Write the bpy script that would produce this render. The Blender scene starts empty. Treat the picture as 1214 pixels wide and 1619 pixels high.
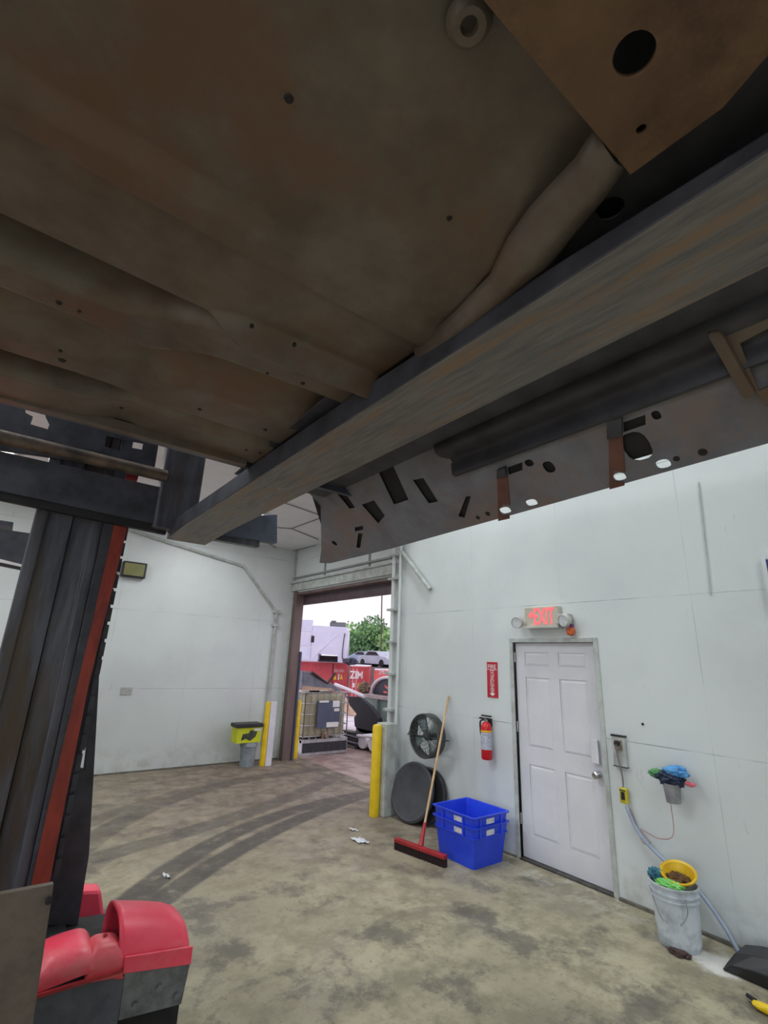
import bpy, bmesh, math, random
from mathutils import Vector, Matrix
random.seed(7)
SC = bpy.context.scene
COL = SC.collection
PI = math.pi

# ---------------------------------------------------------------- camera, world, light, exposure
cd = bpy.data.cameras.new('camera'); cam = bpy.data.objects.new('camera', cd); COL.objects.link(cam)
cd.sensor_fit = 'HORIZONTAL'; cd.sensor_width = 36.0; cd.lens = 22.731; cd.clip_start = 0.02; cd.clip_end = 500
CR = Matrix(((0.791446,-0.206147,-0.575427),(-0.610045,-0.207608,-0.764685),(0.038174,0.956244,-0.290070)))
cam.matrix_world = Matrix.Translation((0, 0, 1.8257)) @ CR.to_4x4()
SC.camera = cam
SC.view_settings.view_transform = 'Standard'; SC.view_settings.look = 'None'
SC.view_settings.exposure = 0.0; SC.view_settings.gamma = 1.0; SC.view_settings.use_curve_mapping = False

W = bpy.data.worlds.new('overcast'); SC.world = W; W.use_nodes = True
wn = W.node_tree.nodes; wl = W.node_tree.links
bg = wn['Background']; bg.inputs['Strength'].default_value = 1.3
tc = wn.new('ShaderNodeTexCoord'); ns = wn.new('ShaderNodeTexNoise'); ns.inputs['Scale'].default_value = 3.0; ns.inputs['Detail'].default_value = 5
mp = wn.new('ShaderNodeMapping'); mp.inputs['Scale'].default_value = (1, 1, 5)
cr = wn.new('ShaderNodeValToRGB'); cr.color_ramp.elements[0].position = .35; cr.color_ramp.elements[1].position = .65
cr.color_ramp.elements[0].color = (.80, .76, .84, 1); cr.color_ramp.elements[1].color = (.90, .85, .91, 1)
wl.new(tc.outputs['Generated'], mp.inputs[0]); wl.new(mp.outputs[0], ns.inputs['Vector']); wl.new(ns.outputs['Fac'], cr.inputs[0]); wl.new(cr.outputs[0], bg.inputs['Color'])

ADDED_LAMPS = [(-4.5, 2.5, 6.6, 118), (-1.5, 4.4, 6.6, 112), (3.2, 3.6, 6.6, 74), (3.0, -1.5, 6.6, 90), (-4.5, -3.0, 6.6, 118), (0.5, -4.5, 6.6, 118), (-0.6, 6.6, 3.84, 34), (2.55, 7.4, 3.84, 24), (-3.9, 6.6, 3.84, 34)]
ADDED_DOOR_LIGHT = 150

# ---------------------------------------------------------------- materials
MATS = {}
def M(name, c1, c2=None, scale=6.0, rough=.6, metal=0.0, bump=0.0, lo=.4, hi=.65, c3=None, stretch=None, emit=0.0, alpha=1.0, trans=0.0, ior=1.45):
    if name in MATS: return MATS[name]
    m = bpy.data.materials.new(name); m.use_nodes = True; MATS[name] = m
    n = m.node_tree.nodes; l = m.node_tree.links; b = n['Principled BSDF']
    b.inputs['Roughness'].default_value = rough; b.inputs['Metallic'].default_value = metal
    b.inputs['Base Color'].default_value = (*c1, 1)
    if trans: b.inputs['Transmission Weight'].default_value = trans; b.inputs['IOR'].default_value = ior
    if emit: b.inputs['Emission Color'].default_value = (*c1, 1); b.inputs['Emission Strength'].default_value = emit
    t = n.new('ShaderNodeTexCoord'); v = t.outputs['Object']
    if stretch:
        mm = n.new('ShaderNodeMapping'); mm.inputs['Scale'].default_value = stretch; l.new(v, mm.inputs[0]); v = mm.outputs[0]
    if c2 is None: c2 = tuple(x*.8 for x in c1)
    if not emit:
        nz = n.new('ShaderNodeTexNoise'); nz.inputs['Scale'].default_value = scale; nz.inputs['Detail'].default_value = 7; nz.inputs['Roughness'].default_value = .62
        l.new(v, nz.inputs['Vector'])
        r = n.new('ShaderNodeValToRGB'); r.color_ramp.elements[0].position = lo; r.color_ramp.elements[1].position = hi
        r.color_ramp.elements[0].color = (*c1, 1); r.color_ramp.elements[1].color = (*c2, 1)
        l.new(nz.outputs['Fac'], r.inputs[0]); out = r.outputs[0]
        if c3:
            n3 = n.new('ShaderNodeTexNoise'); n3.inputs['Scale'].default_value = scale*.37; n3.inputs['Detail'].default_value = 9; n3.inputs['Roughness'].default_value = .7
            ad = n.new('ShaderNodeVectorMath'); ad.inputs[1].default_value = (7.3, 2.1, 4.4); l.new(v, ad.inputs[0]); l.new(ad.outputs[0], n3.inputs['Vector'])
            r3 = n.new('ShaderNodeMapRange'); r3.inputs['From Min'].default_value = .5; r3.inputs['From Max'].default_value = .62; l.new(n3.outputs['Fac'], r3.inputs['Value'])
            mx = n.new('ShaderNodeMix'); mx.data_type = 'RGBA'; mx.inputs['B'].default_value = (*c3, 1)
            l.new(r3.outputs[0], mx.inputs['Factor']); l.new(out, mx.inputs['A']); out = mx.outputs['Result']
        l.new(out, b.inputs['Base Color'])
        if bump:
            bp = n.new('ShaderNodeBump'); bp.inputs['Strength'].default_value = bump; bp.inputs['Distance'].default_value = .01
            l.new(nz.outputs['Fac'], bp.inputs['Height']); l.new(bp.outputs[0], b.inputs['Normal'])
    return m

def sr(r, g, b):
    f = lambda x: (x/255/12.92 if x/255 <= .04045 else ((x/255+.055)/1.055)**2.4)
    return (f(r), f(g), f(b))

class NT:                                           # small helper for hand-made node graphs
    def __init__(s, name):
        s.m = bpy.data.materials.new(name); s.m.use_nodes = True; s.n = s.m.node_tree.nodes; s.l = s.m.node_tree.links
        s.b = s.n['Principled BSDF']; s.geo = s.n.new('ShaderNodeNewGeometry'); s.sep = s.n.new('ShaderNodeSeparateXYZ'); s.l.new(s.geo.outputs['Position'], s.sep.inputs[0])
        s.X, s.Y, s.Z = s.sep.outputs
    def put(s, sock, v):
        if hasattr(v, 'is_output'): s.l.new(v, sock)
        else: sock.default_value = v
    def op(s, o, a, b=0.0, c=0.0):
        k = s.n.new('ShaderNodeMath'); k.operation = o
        s.put(k.inputs[0], a); s.put(k.inputs[1], b); s.put(k.inputs[2], c); return k.outputs[0]
    def rng(s, v, a, b, c=0.0, d=1.0):
        k = s.n.new('ShaderNodeMapRange'); k.interpolation_type = 'SMOOTHSTEP'; s.put(k.inputs['Value'], v)
        for nm, x in (('From Min', a), ('From Max', b), ('To Min', c), ('To Max', d)): k.inputs[nm].default_value = x
        return k.outputs[0]
    def mix(s, f, a, b):
        k = s.n.new('ShaderNodeMix'); k.data_type = 'RGBA'; s.put(k.inputs['Factor'], f)
        s.put(k.inputs['A'], (*a, 1) if isinstance(a, tuple) else a); s.put(k.inputs['B'], (*b, 1) if isinstance(b, tuple) else b); return k.outputs['Result']
    def noise(s, sc, det=6, rough=.6, stretch=(1, 1, 1), off=(0, 0, 0)):
        mm = s.n.new('ShaderNodeMapping'); mm.inputs['Scale'].default_value = stretch; mm.inputs['Location'].default_value = off; s.l.new(s.geo.outputs['Position'], mm.inputs[0])
        k = s.n.new('ShaderNodeTexNoise'); k.inputs['Scale'].default_value = sc; k.inputs['Detail'].default_value = det; k.inputs['Roughness'].default_value = rough
        s.l.new(mm.outputs[0], k.inputs['Vector']); return k.outputs['Fac']

def wall_mat(name, axis, off):
    t = NT(name); U = t.Y if axis == 'y' else t.X
    def line(v, period, w, ph):
        f = t.op('FRACT', t.op('ADD', t.op('DIVIDE', v, period), ph)); d = t.op('ABSOLUTE', t.op('SUBTRACT', f, .5)); return t.rng(d, 0, w/period, 1, 0)
    h = line(t.Z, 1.22, .006, .5); v = line(U, 1.22, .005, off)
    n1 = t.noise(1.7, 4); keep = t.rng(n1, .42, .62)
    seam = t.op('MULTIPLY', t.op('MAXIMUM', h, t.op('MULTIPLY', v, .5)), t.op('ADD', t.op('MULTIPLY', keep, .7), .12))
    c = t.mix(t.rng(t.noise(.9, 7, .6), .35, .7), sr(214, 222, 223), sr(205, 211, 214))
    low = t.op('MULTIPLY', t.rng(t.Z, 0.0, .5, 1, 0), t.rng(t.noise(5, 7, .7), .42, .7))
    c = t.mix(t.op('MULTIPLY', low, .45), c, sr(150, 145, 135))
    sc = t.op('MULTIPLY', t.rng(t.noise(9, 4, .7, (1, 1, .25), (3, 1, 2)), .66, .74), .25); c = t.mix(sc, c, sr(150, 155, 158))
    c = t.mix(seam, c, sr(120, 126, 128))
    t.l.new(c, t.b.inputs['Base Color']); t.b.inputs['Roughness'].default_value = .42
    bp = t.n.new('ShaderNodeBump'); bp.inputs['Strength'].default_value = .25; bp.inputs['Distance'].default_value = .01
    t.l.new(t.op('SUBTRACT', t.op('MULTIPLY', t.noise(7, 3), .35), seam), bp.inputs['Height']); t.l.new(bp.outputs[0], t.b.inputs['Normal'])
    return t.m

def floor_mat():
    t = NT('stained concrete')
    big = t.noise(.8, 5, .6); mid = t.noise(3.2, 8, .68, (1, 1, 1)); fine = t.noise(16, 8, .7)
    c = t.mix(t.rng(mid, .36, .64), sr(138, 131, 110), sr(178, 170, 144))
    c = t.mix(t.op('MULTIPLY', t.rng(big, .45, .66), .5), c, sr(128, 120, 104))
    st = t.noise(2.1, 7, .72, (1, 1, 1), (4, 9, 0)); c = t.mix(t.op('MULTIPLY', t.rng(st, .50, .62), .66), c, sr(84, 80, 77))
    c = t.mix(t.op('MULTIPLY', t.rng(fine, .52, .75), .5), c, sr(92, 84, 72))
    c = t.mix(t.op('MULTIPLY', t.rng(t.noise(24, 4, .6, (1, 1, 1), (1, 2, 0)), .64, .72), .6), c, sr(70, 62, 54))
    # brown traffic dirt carried in from the doorway
    dx = t.op('SUBTRACT', t.X, 4.2); dy = t.op('SUBTRACT', t.Y, 7.3)
    r = t.op('SQRT', t.op('ADD', t.op('MULTIPLY', dx, dx), t.op('MULTIPLY', dy, dy)))
    c = t.mix(t.op('MULTIPLY', t.rng(r, .8, 5.0, 1, 0), .85), c, t.mix(t.rng(t.noise(5, 8, .7), .4, .6), sr(140, 126, 116), sr(106, 92, 84)))
    # worn tyre tracks: arcs left by turning wheels
    tr = 0.0
    for cx, cy, R, w, lo, k in ((4.63, 1.77, 4.44, .13, 0, .85), (6.58, -1.47, 7.90, .12, 0, .85), (-1.51, 16.06, 10.76, .15, 5.2, .6), (4.33, 4.07, 3.78, .15, 0, .55), (26.92, 7.97, 22.28, .06, 6.0, .5), (2.78, 2.68, .65, .05, 3.1, .3), (4.2, 3.4, 4.45, .12, 0, .35)):
        ax = t.op('SUBTRACT', t.X, cx); ay = t.op('SUBTRACT', t.Y, cy)
        d = t.op('ABSOLUTE', t.op('SUBTRACT', t.op('SQRT', t.op('ADD', t.op('MULTIPLY', ax, ax), t.op('MULTIPLY', ay, ay))), R))
        q = t.op('MULTIPLY', t.rng(d, w*.75, w*1.15, k, 0), t.rng(t.Y, 2.9 if lo else 3.6, 3.2 if lo else 4.4))
        if cx > 20 or R > 10: q = t.op('MULTIPLY', q, t.rng(t.X, .5, 1.2))
        if R < 1: q = t.op('MULTIPLY', q, t.rng(t.X, 2.25, 2.5))
        tr = q if isinstance(tr, float) else t.op('MAXIMUM', tr, q)
    tr = t.op('MULTIPLY', tr, t.rng(t.noise(7, 7, .7, (1, 1, 1), (2, 2, 2)), .22, .5))
    c = t.mix(tr, c, sr(74, 68, 66))
    # white powder by the bucket
    px = t.op('SUBTRACT', t.X, 4.17); py = t.op('MULTIPLY', t.op('SUBTRACT', t.Y, 1.72), .55)
    pr = t.op('ADD', t.op('SQRT', t.op('ADD', t.op('MULTIPLY', px, px), t.op('MULTIPLY', py, py))), t.op('MULTIPLY', t.op('SUBTRACT', mid, .5), .35))
    c = t.mix(t.op('MULTIPLY', t.rng(pr, .07, .16, 1, 0), .9), c, sr(222, 222, 218))
    wx = t.op('MULTIPLY', t.rng(t.X, 3.9, 4.5), t.rng(t.Y, 4.8, 5.4, 1, 0)); c = t.mix(t.op('MULTIPLY', wx, t.op('MULTIPLY', t.rng(t.noise(6, 6, .7, (1, 1, 1), (5, 0, 0)), .5, .6), .55)), c, sr(200, 198, 188))
    t.l.new(c, t.b.inputs['Base Color'])
    wet = t.rng(t.noise(1.6, 5, .6, (1, 1, 1), (0, 5, 0)), .48, .62)
    t.l.new(t.op('SUBTRACT', .72, t.op('MULTIPLY', wet, .3)), t.b.inputs['Roughness'])
    bp = t.n.new('ShaderNodeBump'); bp.inputs['Strength'].default_value = .35; bp.inputs['Distance'].default_value = .01
    t.l.new(fine, bp.inputs['Height']); t.l.new(bp.outputs[0], t.b.inputs['Normal'])
    return t.m

white = M('white paint', sr(218, 223, 224), sr(205, 210, 212), 4, .4)
doorw = M('door paint', sr(219, 221, 228), sr(212, 214, 222), 3, .38)
dirtm = M('painted steel trim', sr(188, 196, 194), sr(160, 162, 158), 8, .5)
pan_m = M('dirty cab floor steel', sr(108, 99, 90), sr(88, 77, 68), 6, .45, .0, .3, c3=sr(104, 80, 64))
rust_m = M('rusty orange steel', sr(112, 86, 64), sr(98, 73, 52), 9, .7, .0, .3, c3=sr(82, 58, 40))
sill_m = M('grey primed sill steel', sr(126, 130, 142), sr(106, 106, 116), 5, .45, .1, .15, c3=sr(128, 114, 112))
darkst = M('dark grey steel', sr(74, 75, 84), sr(54, 55, 62), 8, .55, .2, .2)
mastm = M('greasy mast steel', sr(96, 97, 106), sr(68, 68, 76), 5, .42, .2, .1, stretch=(4, 4, .5), c3=sr(88, 76, 66))
blackm = M('black rubber', sr(34, 34, 38), sr(22, 22, 25), 8, .7)
forkb = M('scraped fork steel', sr(124, 120, 118), sr(96, 94, 96), 20, .45, .15, .5, stretch=(3, .3, 1), c3=sr(132, 110, 88))
tubem = M('worn tube steel', sr(120, 104, 92), sr(70, 64, 62), 7, .45, .4, .1)
redst = M('red oxide strip', sr(150, 58, 44), sr(120, 44, 38), 7, .5, stretch=(2, 2, .6))
redpaint = M('faded red paint', sr(252, 84, 108), sr(244, 66, 92), 5, .38, c3=sr(240, 120, 128))
brownpl = M('brown steel plate', sr(112, 100, 92), sr(92, 82, 76), 10, .5, .2)
greyst = M('worn grey bracket', sr(128, 132, 138), sr(96, 98, 104), 12, .45, .3, .3)
yellow = M('yellow paint', sr(240, 206, 30), sr(222, 186, 24), 6, .45)
bluep = M('blue plastic', sr(44, 78, 232), sr(36, 68, 218), 5, .38)
tagw = M('white tag', sr(228, 228, 232), sr(190, 192, 200), 60, .5, lo=.48, hi=.52)
wood = M('broom wood', sr(206, 172, 132), sr(184, 146, 104), 12, .5, stretch=(1, 1, .2))
redpl = M('red plastic', sr(176, 44, 52), sr(150, 34, 42), 8, .45)
brist = M('dark bristles', sr(48, 30, 32), sr(34, 24, 26), 80, .9, bump=.8)
blk = M('black plastic', sr(40, 40, 44), sr(30, 30, 33), 9, .45)
fanblk = M('dusty fan frame', sr(84, 88, 88), sr(58, 62, 62), 9, .5, .3)
fanbl = M('light fan blade', sr(150, 166, 170), sr(120, 136, 140), 7, .35, .3)
lid_m = M('dark tank lid', sr(74, 76, 84), sr(60, 62, 70), 5, .55)
exred = M('extinguisher red', sr(206, 20, 34), sr(190, 16, 30), 6, .28)
exlabel = M('extinguisher label', sr(196, 200, 214), sr(160, 164, 182), 50, .5, lo=.46, hi=.54)
signred = M('sign red', sr(188, 34, 56), sr(176, 30, 50), 5, .5)
signw = M('sign white', sr(236, 236, 236), sr(226, 226, 226), 5, .5)
exitbody = M('exit sign housing', sr(196, 190, 176), sr(184, 178, 164), 5, .45)
exitlit = M('lit exit letters', (1.0, .10, .12), emit=1.1)
lamphd = M('lamp head plastic', sr(190, 190, 184), sr(170, 170, 166), 6, .4)
lens = M('lamp lens', sr(214, 220, 224), sr(196, 202, 208), 20, .2)
orange = M('orange plastic', sr(226, 112, 50), sr(150, 60, 60), 30, .5)
chrome = M('brushed metal', sr(196, 196, 200), sr(170, 170, 176), 10, .25, .9)
tester = M('yellow switch box', sr(200, 190, 60), sr(176, 160, 40), 12, .45)
cordb = M('grey blue cord', sr(160, 174, 196), sr(146, 160, 184), 12, .5)
cordr = M('thin reddish wire', sr(176, 126, 122), sr(160, 110, 106), 12, .5)
ragbl = M('blue cloth', sr(96, 164, 220), sr(70, 136, 198), 14, .8)
raggr = M('green cloth', sr(96, 160, 100), sr(60, 110, 70), 14, .8)
ragdk = M('dark navy cloth', sr(52, 64, 92), sr(38, 46, 66), 14, .85)
ragpk = M('pink cloth', sr(216, 120, 130), sr(190, 90, 104), 14, .85)
raglm = M('lime cloth', sr(140, 214, 120), sr(110, 190, 96), 14, .85)
bucketm = M('white bucket plastic', sr(206, 214, 222), sr(186, 196, 208), 7, .4, c3=sr(150, 160, 168))
bucklab = M('teal bucket label', sr(110, 148, 160), sr(190, 200, 210), 18, .5)
funnel = M('yellow funnel', sr(228, 190, 34), sr(206, 160, 24), 8, .4)
dirtb = M('brown debris', sr(110, 78, 40), sr(64, 46, 30), 22, .85, bump=.5)
paper = M('paper', sr(222, 224, 232), sr(206, 208, 218), 8, .6)
brownrol = M('brown roller curtain', sr(96, 78, 86), sr(80, 64, 70), 6, .5)
brownjam = M('brown steel jamb', sr(118, 100, 98), sr(98, 82, 80), 4, .55, stretch=(1, 1, .3))
olivel = M('olive lamp glass', sr(132, 132, 88), sr(120, 120, 78), 5, .3)
windowbl = M('window film blue', sr(70, 82, 140), sr(60, 70, 126), 5, .3)
yellowbox = M('yellow box card', sr(214, 222, 40), sr(200, 208, 30), 5, .5)
bucketg = M('grey translucent pail', sr(150, 160, 168), sr(128, 138, 148), 8, .4)
plug_m = M('dark plug', sr(36, 32, 32), sr(24, 22, 22), 8, .7)
ceil_m = M('ceiling facing', sr(238, 238, 242), sr(230, 231, 236), 3, .5)
strap_m = M('ceiling strap', sr(150, 156, 154), sr(130, 136, 134), 5, .5)
lampglow = M('added lamp diffuser', (1, .97, .92), emit=3.0)

# ---------------------------------------------------------------- builders
def tag(o, label=None, cat=None, group=None, kind=None):
    for k, v in (('label', label), ('category', cat), ('group', group), ('kind', kind)):
        if v: o[k] = v
    return o
def thing(name, label, cat, loc=(0, 0, 0), group=None, rot=0):
    o = bpy.data.objects.new(name, None); COL.objects.link(o); o.location = loc; o.rotation_euler.z = rot; o.empty_display_size = .1
    return tag(o, label, cat, group)
def wloc(o):
    v = Vector(o.location)
    return v if o.parent is None else v + wloc(o.parent)
def obj(name, bm, mat, parent=None, smooth=False, bevel=0.0, origin=True):
    """Link bm (built in world coordinates) as one mesh object; a child is stored relative to its parent."""
    me = bpy.data.meshes.new(name)
    bmesh.ops.recalc_face_normals(bm, faces=bm.faces)
    if parent is not None: bmesh.ops.translate(bm, verts=bm.verts, vec=-wloc(parent))
    bm.to_mesh(me); bm.free()
    o = bpy.data.objects.new(name, me); COL.objects.link(o); me.materials.append(mat)
    if smooth:
        for p in me.polygons: p.use_smooth = True
        me.set_sharp_from_angle(angle=math.radians(40))
    if bevel:
        b = o.modifiers.new('bevel', 'BEVEL'); b.width = bevel; b.segments = 2; b.limit_method = 'ANGLE'
    if parent is not None: o.parent = parent
    return o
def solo(name, bm, mat, label, cat, group=None, **k): return tag(obj(name, bm, mat, **k), label, cat, group)
def struct(name, bm, mat, **k): return tag(obj(name, bm, mat, **k), kind='structure')
def B(*boxes):
    """boxes (x0,x1,y0,y1,z0,z1) -> bmesh"""
    bm = bmesh.new()
    for x0, x1, y0, y1, z0, z1 in boxes: abox(bm, x0, x1, y0, y1, z0, z1)
    return bm
def abox(bm, x0, x1, y0, y1, z0, z1):
    v = [bm.verts.new((x, y, z)) for z in (z0, z1) for y in (y0, y1) for x in (x0, x1)]
    for f in ((0, 1, 3, 2), (4, 6, 7, 5), (0, 4, 5, 1), (2, 3, 7, 6), (0, 2, 6, 4), (1, 5, 7, 3)): bm.faces.new([v[i] for i in f])
    return v
def hexa(pts8, bm=None):
    """eight corners: bottom ring of four, then top ring of four"""
    bm = bm or bmesh.new(); v = [bm.verts.new(p) for p in pts8]
    for f in ((3, 2, 1, 0), (4, 5, 6, 7), (0, 1, 5, 4), (1, 2, 6, 5), (2, 3, 7, 6), (3, 0, 4, 7)): bm.faces.new([v[i] for i in f])
    return bm
def frame_for(d):
    d = Vector(d).normalized(); a = Vector((0, 0, 1)) if abs(d.z) < .9 else Vector((1, 0, 0)); u = d.cross(a).normalized(); return u, d.cross(u).normalized(), d
def tube(pts, r, n=12, bm=None, cap=True, closed=False):
    bm = bm or bmesh.new(); pts = [Vector(p) for p in pts]; rings = []; N = len(pts)
    rr = r if isinstance(r, (list, tuple)) else [r]*N
    u0 = None
    for i, p in enumerate(pts):
        d = (pts[(i+1) % N]-pts[i-1]) if closed else pts[min(i+1, N-1)]-pts[max(i-1, 0)]
        if u0 is None: u, w, d = frame_for(d)
        else:
            d = d.normalized(); u = (u0-d*u0.dot(d)).normalized(); w = d.cross(u)
        u0 = u
        rings.append([bm.verts.new(p+(u*math.cos(2*PI*k/n)+w*math.sin(2*PI*k/n))*rr[i]) for k in range(n)])
    for i in range(N if closed else N-1):
        a, b = rings[i], rings[(i+1) % N]
        for k in range(n): bm.faces.new((a[k], a[(k+1) % n], b[(k+1) % n], b[k]))
    if cap and not closed: bm.faces.new(rings[0][::-1]); bm.faces.new(rings[-1])
    return bm
def spin(profile, c=(0, 0, 0), axis=(0, 0, 1), n=28, bm=None, sy=1.0):
    """surface of revolution: profile = [(radius, height)] along axis from c"""
    bm = bm or bmesh.new(); u, w, d = frame_for(axis); c = Vector(c); rings = []
    for r, h in profile:
        if r < 1e-5: rings.append([bm.verts.new(c+d*h)])
        else: rings.append([bm.verts.new(c+d*h+(u*math.cos(2*PI*k/n)*sy+w*math.sin(2*PI*k/n))*r) for k in range(n)])
    for a, b in zip(rings, rings[1:]):
        for k in range(n):
            q = [a[k % len(a)], a[(k+1) % len(a)], b[(k+1) % len(b)], b[k % len(b)]]; q2 = []
            for x in q:
                if x not in q2: q2.append(x)
            if len(q2) > 2: bm.faces.new(q2)
    return bm
def smoothpts(pts, n=8):
    pts = [Vector(p) for p in pts]; out = []
    for i in range(len(pts)-1):
        p0, p1, p2, p3 = pts[max(i-1, 0)], pts[i], pts[i+1], pts[min(i+2, len(pts)-1)]
        for k in range(n):
            t = k/n; out.append(.5*((2*p1)+(p2-p0)*t+(2*p0-5*p1+4*p2-p3)*t*t+(3*p1-p0-3*p2+p3)*t**3))
    return out+[pts[-1]]
def plate(outline, holes, thick, P, U, V, smooth_n=0):
    """flat sheet with real holes: outline and holes in (u,v), thickness along U x V, starting at P"""
    cu = bpy.data.curves.new('t', 'CURVE'); cu.dimensions = '2D'; cu.fill_mode = 'BOTH'; cu.extrude = thick/2
    for ps in [outline]+list(holes):
        s = cu.splines.new('POLY'); s.points.add(len(ps)-1); s.use_cyclic_u = True
        for q, (a, b) in zip(s.points, ps): q.co = (a, b, 0, 1)
    o = bpy.data.objects.new('t', cu); me = bpy.data.meshes.new_from_object(o)
    bm = bmesh.new(); bm.from_mesh(me); bmesh.ops.remove_doubles(bm, verts=bm.verts, dist=1e-5)
    bpy.data.objects.remove(o); bpy.data.curves.remove(cu); bpy.data.meshes.remove(me)
    U, V = Vector(U).normalized(), Vector(V).normalized(); N = U.cross(V); m = Matrix((U, V, N)).transposed().to_4x4(); m.translation = Vector(P)+N*thick/2
    bm.transform(m); return bm
def pxz(outline, y0, y1, holes=()): return plate(outline, holes, y1-y0, (0, y1, 0), (1, 0, 0), (0, 0, 1))     # extruded toward -Y
def pyz(outline, x0, x1, holes=()): return plate(outline, holes, x1-x0, (x0, 0, 0), (0, 1, 0), (0, 0, 1))
def pxy(outline, z0, z1, holes=()): return plate(outline, holes, z1-z0, (0, 0, z0), (1, 0, 0), (0, 1, 0))
def circ(cx, cy, r, n=18, ry=None): return [(cx+r*math.cos(2*PI*k/n), cy+(ry or r)*math.sin(2*PI*k/n)) for k in range(n)]
def text_bm(body, size, P, U, V, depth=.002, fit=None, bold=0.0):
    cu = bpy.data.curves.new('t', 'FONT'); cu.body = body; cu.size = size; cu.extrude = depth/2; cu.offset = bold; cu.align_x = 'CENTER'; cu.align_y = 'CENTER'
    o = bpy.data.objects.new('t', cu); me = bpy.data.meshes.new_from_object(o); bm = bmesh.new(); bm.from_mesh(me)
    bpy.data.objects.remove(o); bpy.data.curves.remove(cu); bpy.data.meshes.remove(me)
    if fit:
        xs = [v.co.x for v in bm.verts]; ys = [v.co.y for v in bm.verts]; cx, cy = (max(xs)+min(xs))/2, (max(ys)+min(ys))/2
        for v in bm.verts: v.co.x = (v.co.x-cx)*fit[0]/(max(xs)-min(xs)); v.co.y = (v.co.y-cy)*fit[1]/(max(ys)-min(ys))
    U, V = Vector(U).normalized(), Vector(V).normalized(); N = U.cross(V); m = Matrix((U, V, N)).transposed().to_4x4(); m.translation = Vector(P)
    bm.transform(m); return bm
def join(*bms):
    out = bmesh.new()
    for b in bms:
        me = bpy.data.meshes.new('t'); b.to_mesh(me); b.free(); out.from_mesh(me); bpy.data.meshes.remove(me)
    return out
def blob(c, r, sc=(1, 1, 1), amp=.25, seed=0, sub=3, freq=3.0):
    from mathutils import noise as nz
    bm = bmesh.new(); bmesh.ops.create_icosphere(bm, subdivisions=sub, radius=1)
    for v in bm.verts:
        d = v.co.normalized(); k = 1+amp*nz.fractal(d*freq+Vector((seed*3.1, seed*1.7, 0)), 1, 2, 3)
        v.co = Vector((d.x*sc[0], d.y*sc[1], d.z*sc[2]))*r*k+Vector(c)
    return bm
def tree_copy(o, parent=None):
    c = o.copy(); COL.objects.link(c); c.parent = parent
    for ch in [x for x in bpy.data.objects if x.parent == o]: tree_copy(ch, c)
    return c

# ---------------------------------------------------------------- the setting
DX, LY = 4.511, 8.948
D0, D1 = 2.585, 3.53            # door opening along the right wall
O0, O1, OT = 5.66, 8.76, 3.03   # vehicle opening
wr = wall_mat('painted panels right', 'y', .12); wlm = wall_mat('painted panels left', 'x', .33)
struct('floor', B((-8, 4.93, -8, LY+.2, -.15, 0)), floor_mat())
outl = [(-8, 0), (D0, 0), (D0, 2.055), (D1, 2.055), (D1, 0), (O0, 0), (O0, OT), (O1, OT), (O1, 0), (LY, 0), (LY, 7), (-8, 7)]
struct('wall_right', pyz(outl, DX, DX+.15), wr)
struct('wall_left', B((-8, DX+.15, LY, LY+.2, 0, 7)), wlm)
BK = M('shop back wall', sr(205, 212, 214), sr(190, 196, 200), 2, .5)
struct('wall_back', pyz([(-8, 0), (-5, 0), (-5, 4.2), (1, 4.2), (1, 0), (LY, 0), (LY, 7), (-8, 7)], -8.2, -8), BK)
struct('wall_front', B((-8, DX+.38, -8.2, -8, 0, 7)), BK)
struct('ceiling', join(B((-8, DX, -8, 5.2, 7, 7.1)), B((-8, DX, 5.2, LY, 3.9, 4.0)), B((-8, DX, 5.1, 5.2, 3.9, 7))), ceil_m)
struct('trim_1', join(*[tube([(*a, 3.89), (*b, 3.89)], .009, 6) for a, b in (
    ((2.781,6.284), (2.807,6.094)), ((2.807,6.094), (3.514,6.275)), ((3.587,6.398), (3.569,7.340)), ((3.569,7.340), (4.294,7.691)), ((3.319,7.479), (3.569,7.340)), ((4.511,8.135), (4.425,9.259)), ((3.798,8.742), (4.425,9.259)))]), strap_m)
# door header: track and painted beam over the vehicle opening
struct('trim_2', B((DX-.05, DX, O0-.05, LY-.02, OT+.02, OT+.16), (DX-.09, DX-.05, O0-.05, LY-.02, OT+.17, OT+.20)), dirtm)
struct('trim_3', B((DX-.04, DX, O0-.05, LY-.02, OT+.27, OT+.30), (DX-.02, DX, 6.3, 6.34, OT+.2, 3.9), (DX-.02, DX, 7.7, 7.74, OT+.2, 3.9)), strap_m)
struct('trim_4', join(B((DX, DX+.15, O1-.03, O1, 0, OT), (DX-.02, DX, O1-.03, O1+.10, 0, OT+.02)), B((DX+.02, DX+.15, O0, O1-.03, OT-.05, OT))), brownjam)
struct('trim_5', B((DX-.015, DX, O0-.16, O0, 0, OT+.2), (DX, DX+.15, O0-.001, O0+.02, 0, OT)), white)
struct('trim_6', B((DX-.02, DX, O1+.11, LY, 0, 3.9)), dirtm)
# roller curtain hanging a little below the header
struct('trim_7', B((DX+.17, DX+.23, O0-.1, O1+.1, 2.80, 3.2), (DX+.155, DX+.17, O0-.1, O1+.1, 2.965, 2.985)), brownrol)
for i, bx in enumerate(((DX-.03, DX+.005, -8, D0-.05, 0, .02), (DX-.02, DX+.005, D1+.05, O0-.16, 0, .015), (-8, DX-.02, LY-.02, LY, 0, .02))):
    struct('baseboard_' + ('right', 'right_far', 'left')[i], B(bx), M('grime line', sr(120, 118, 108), sr(90, 86, 78), 12, .8))

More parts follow.
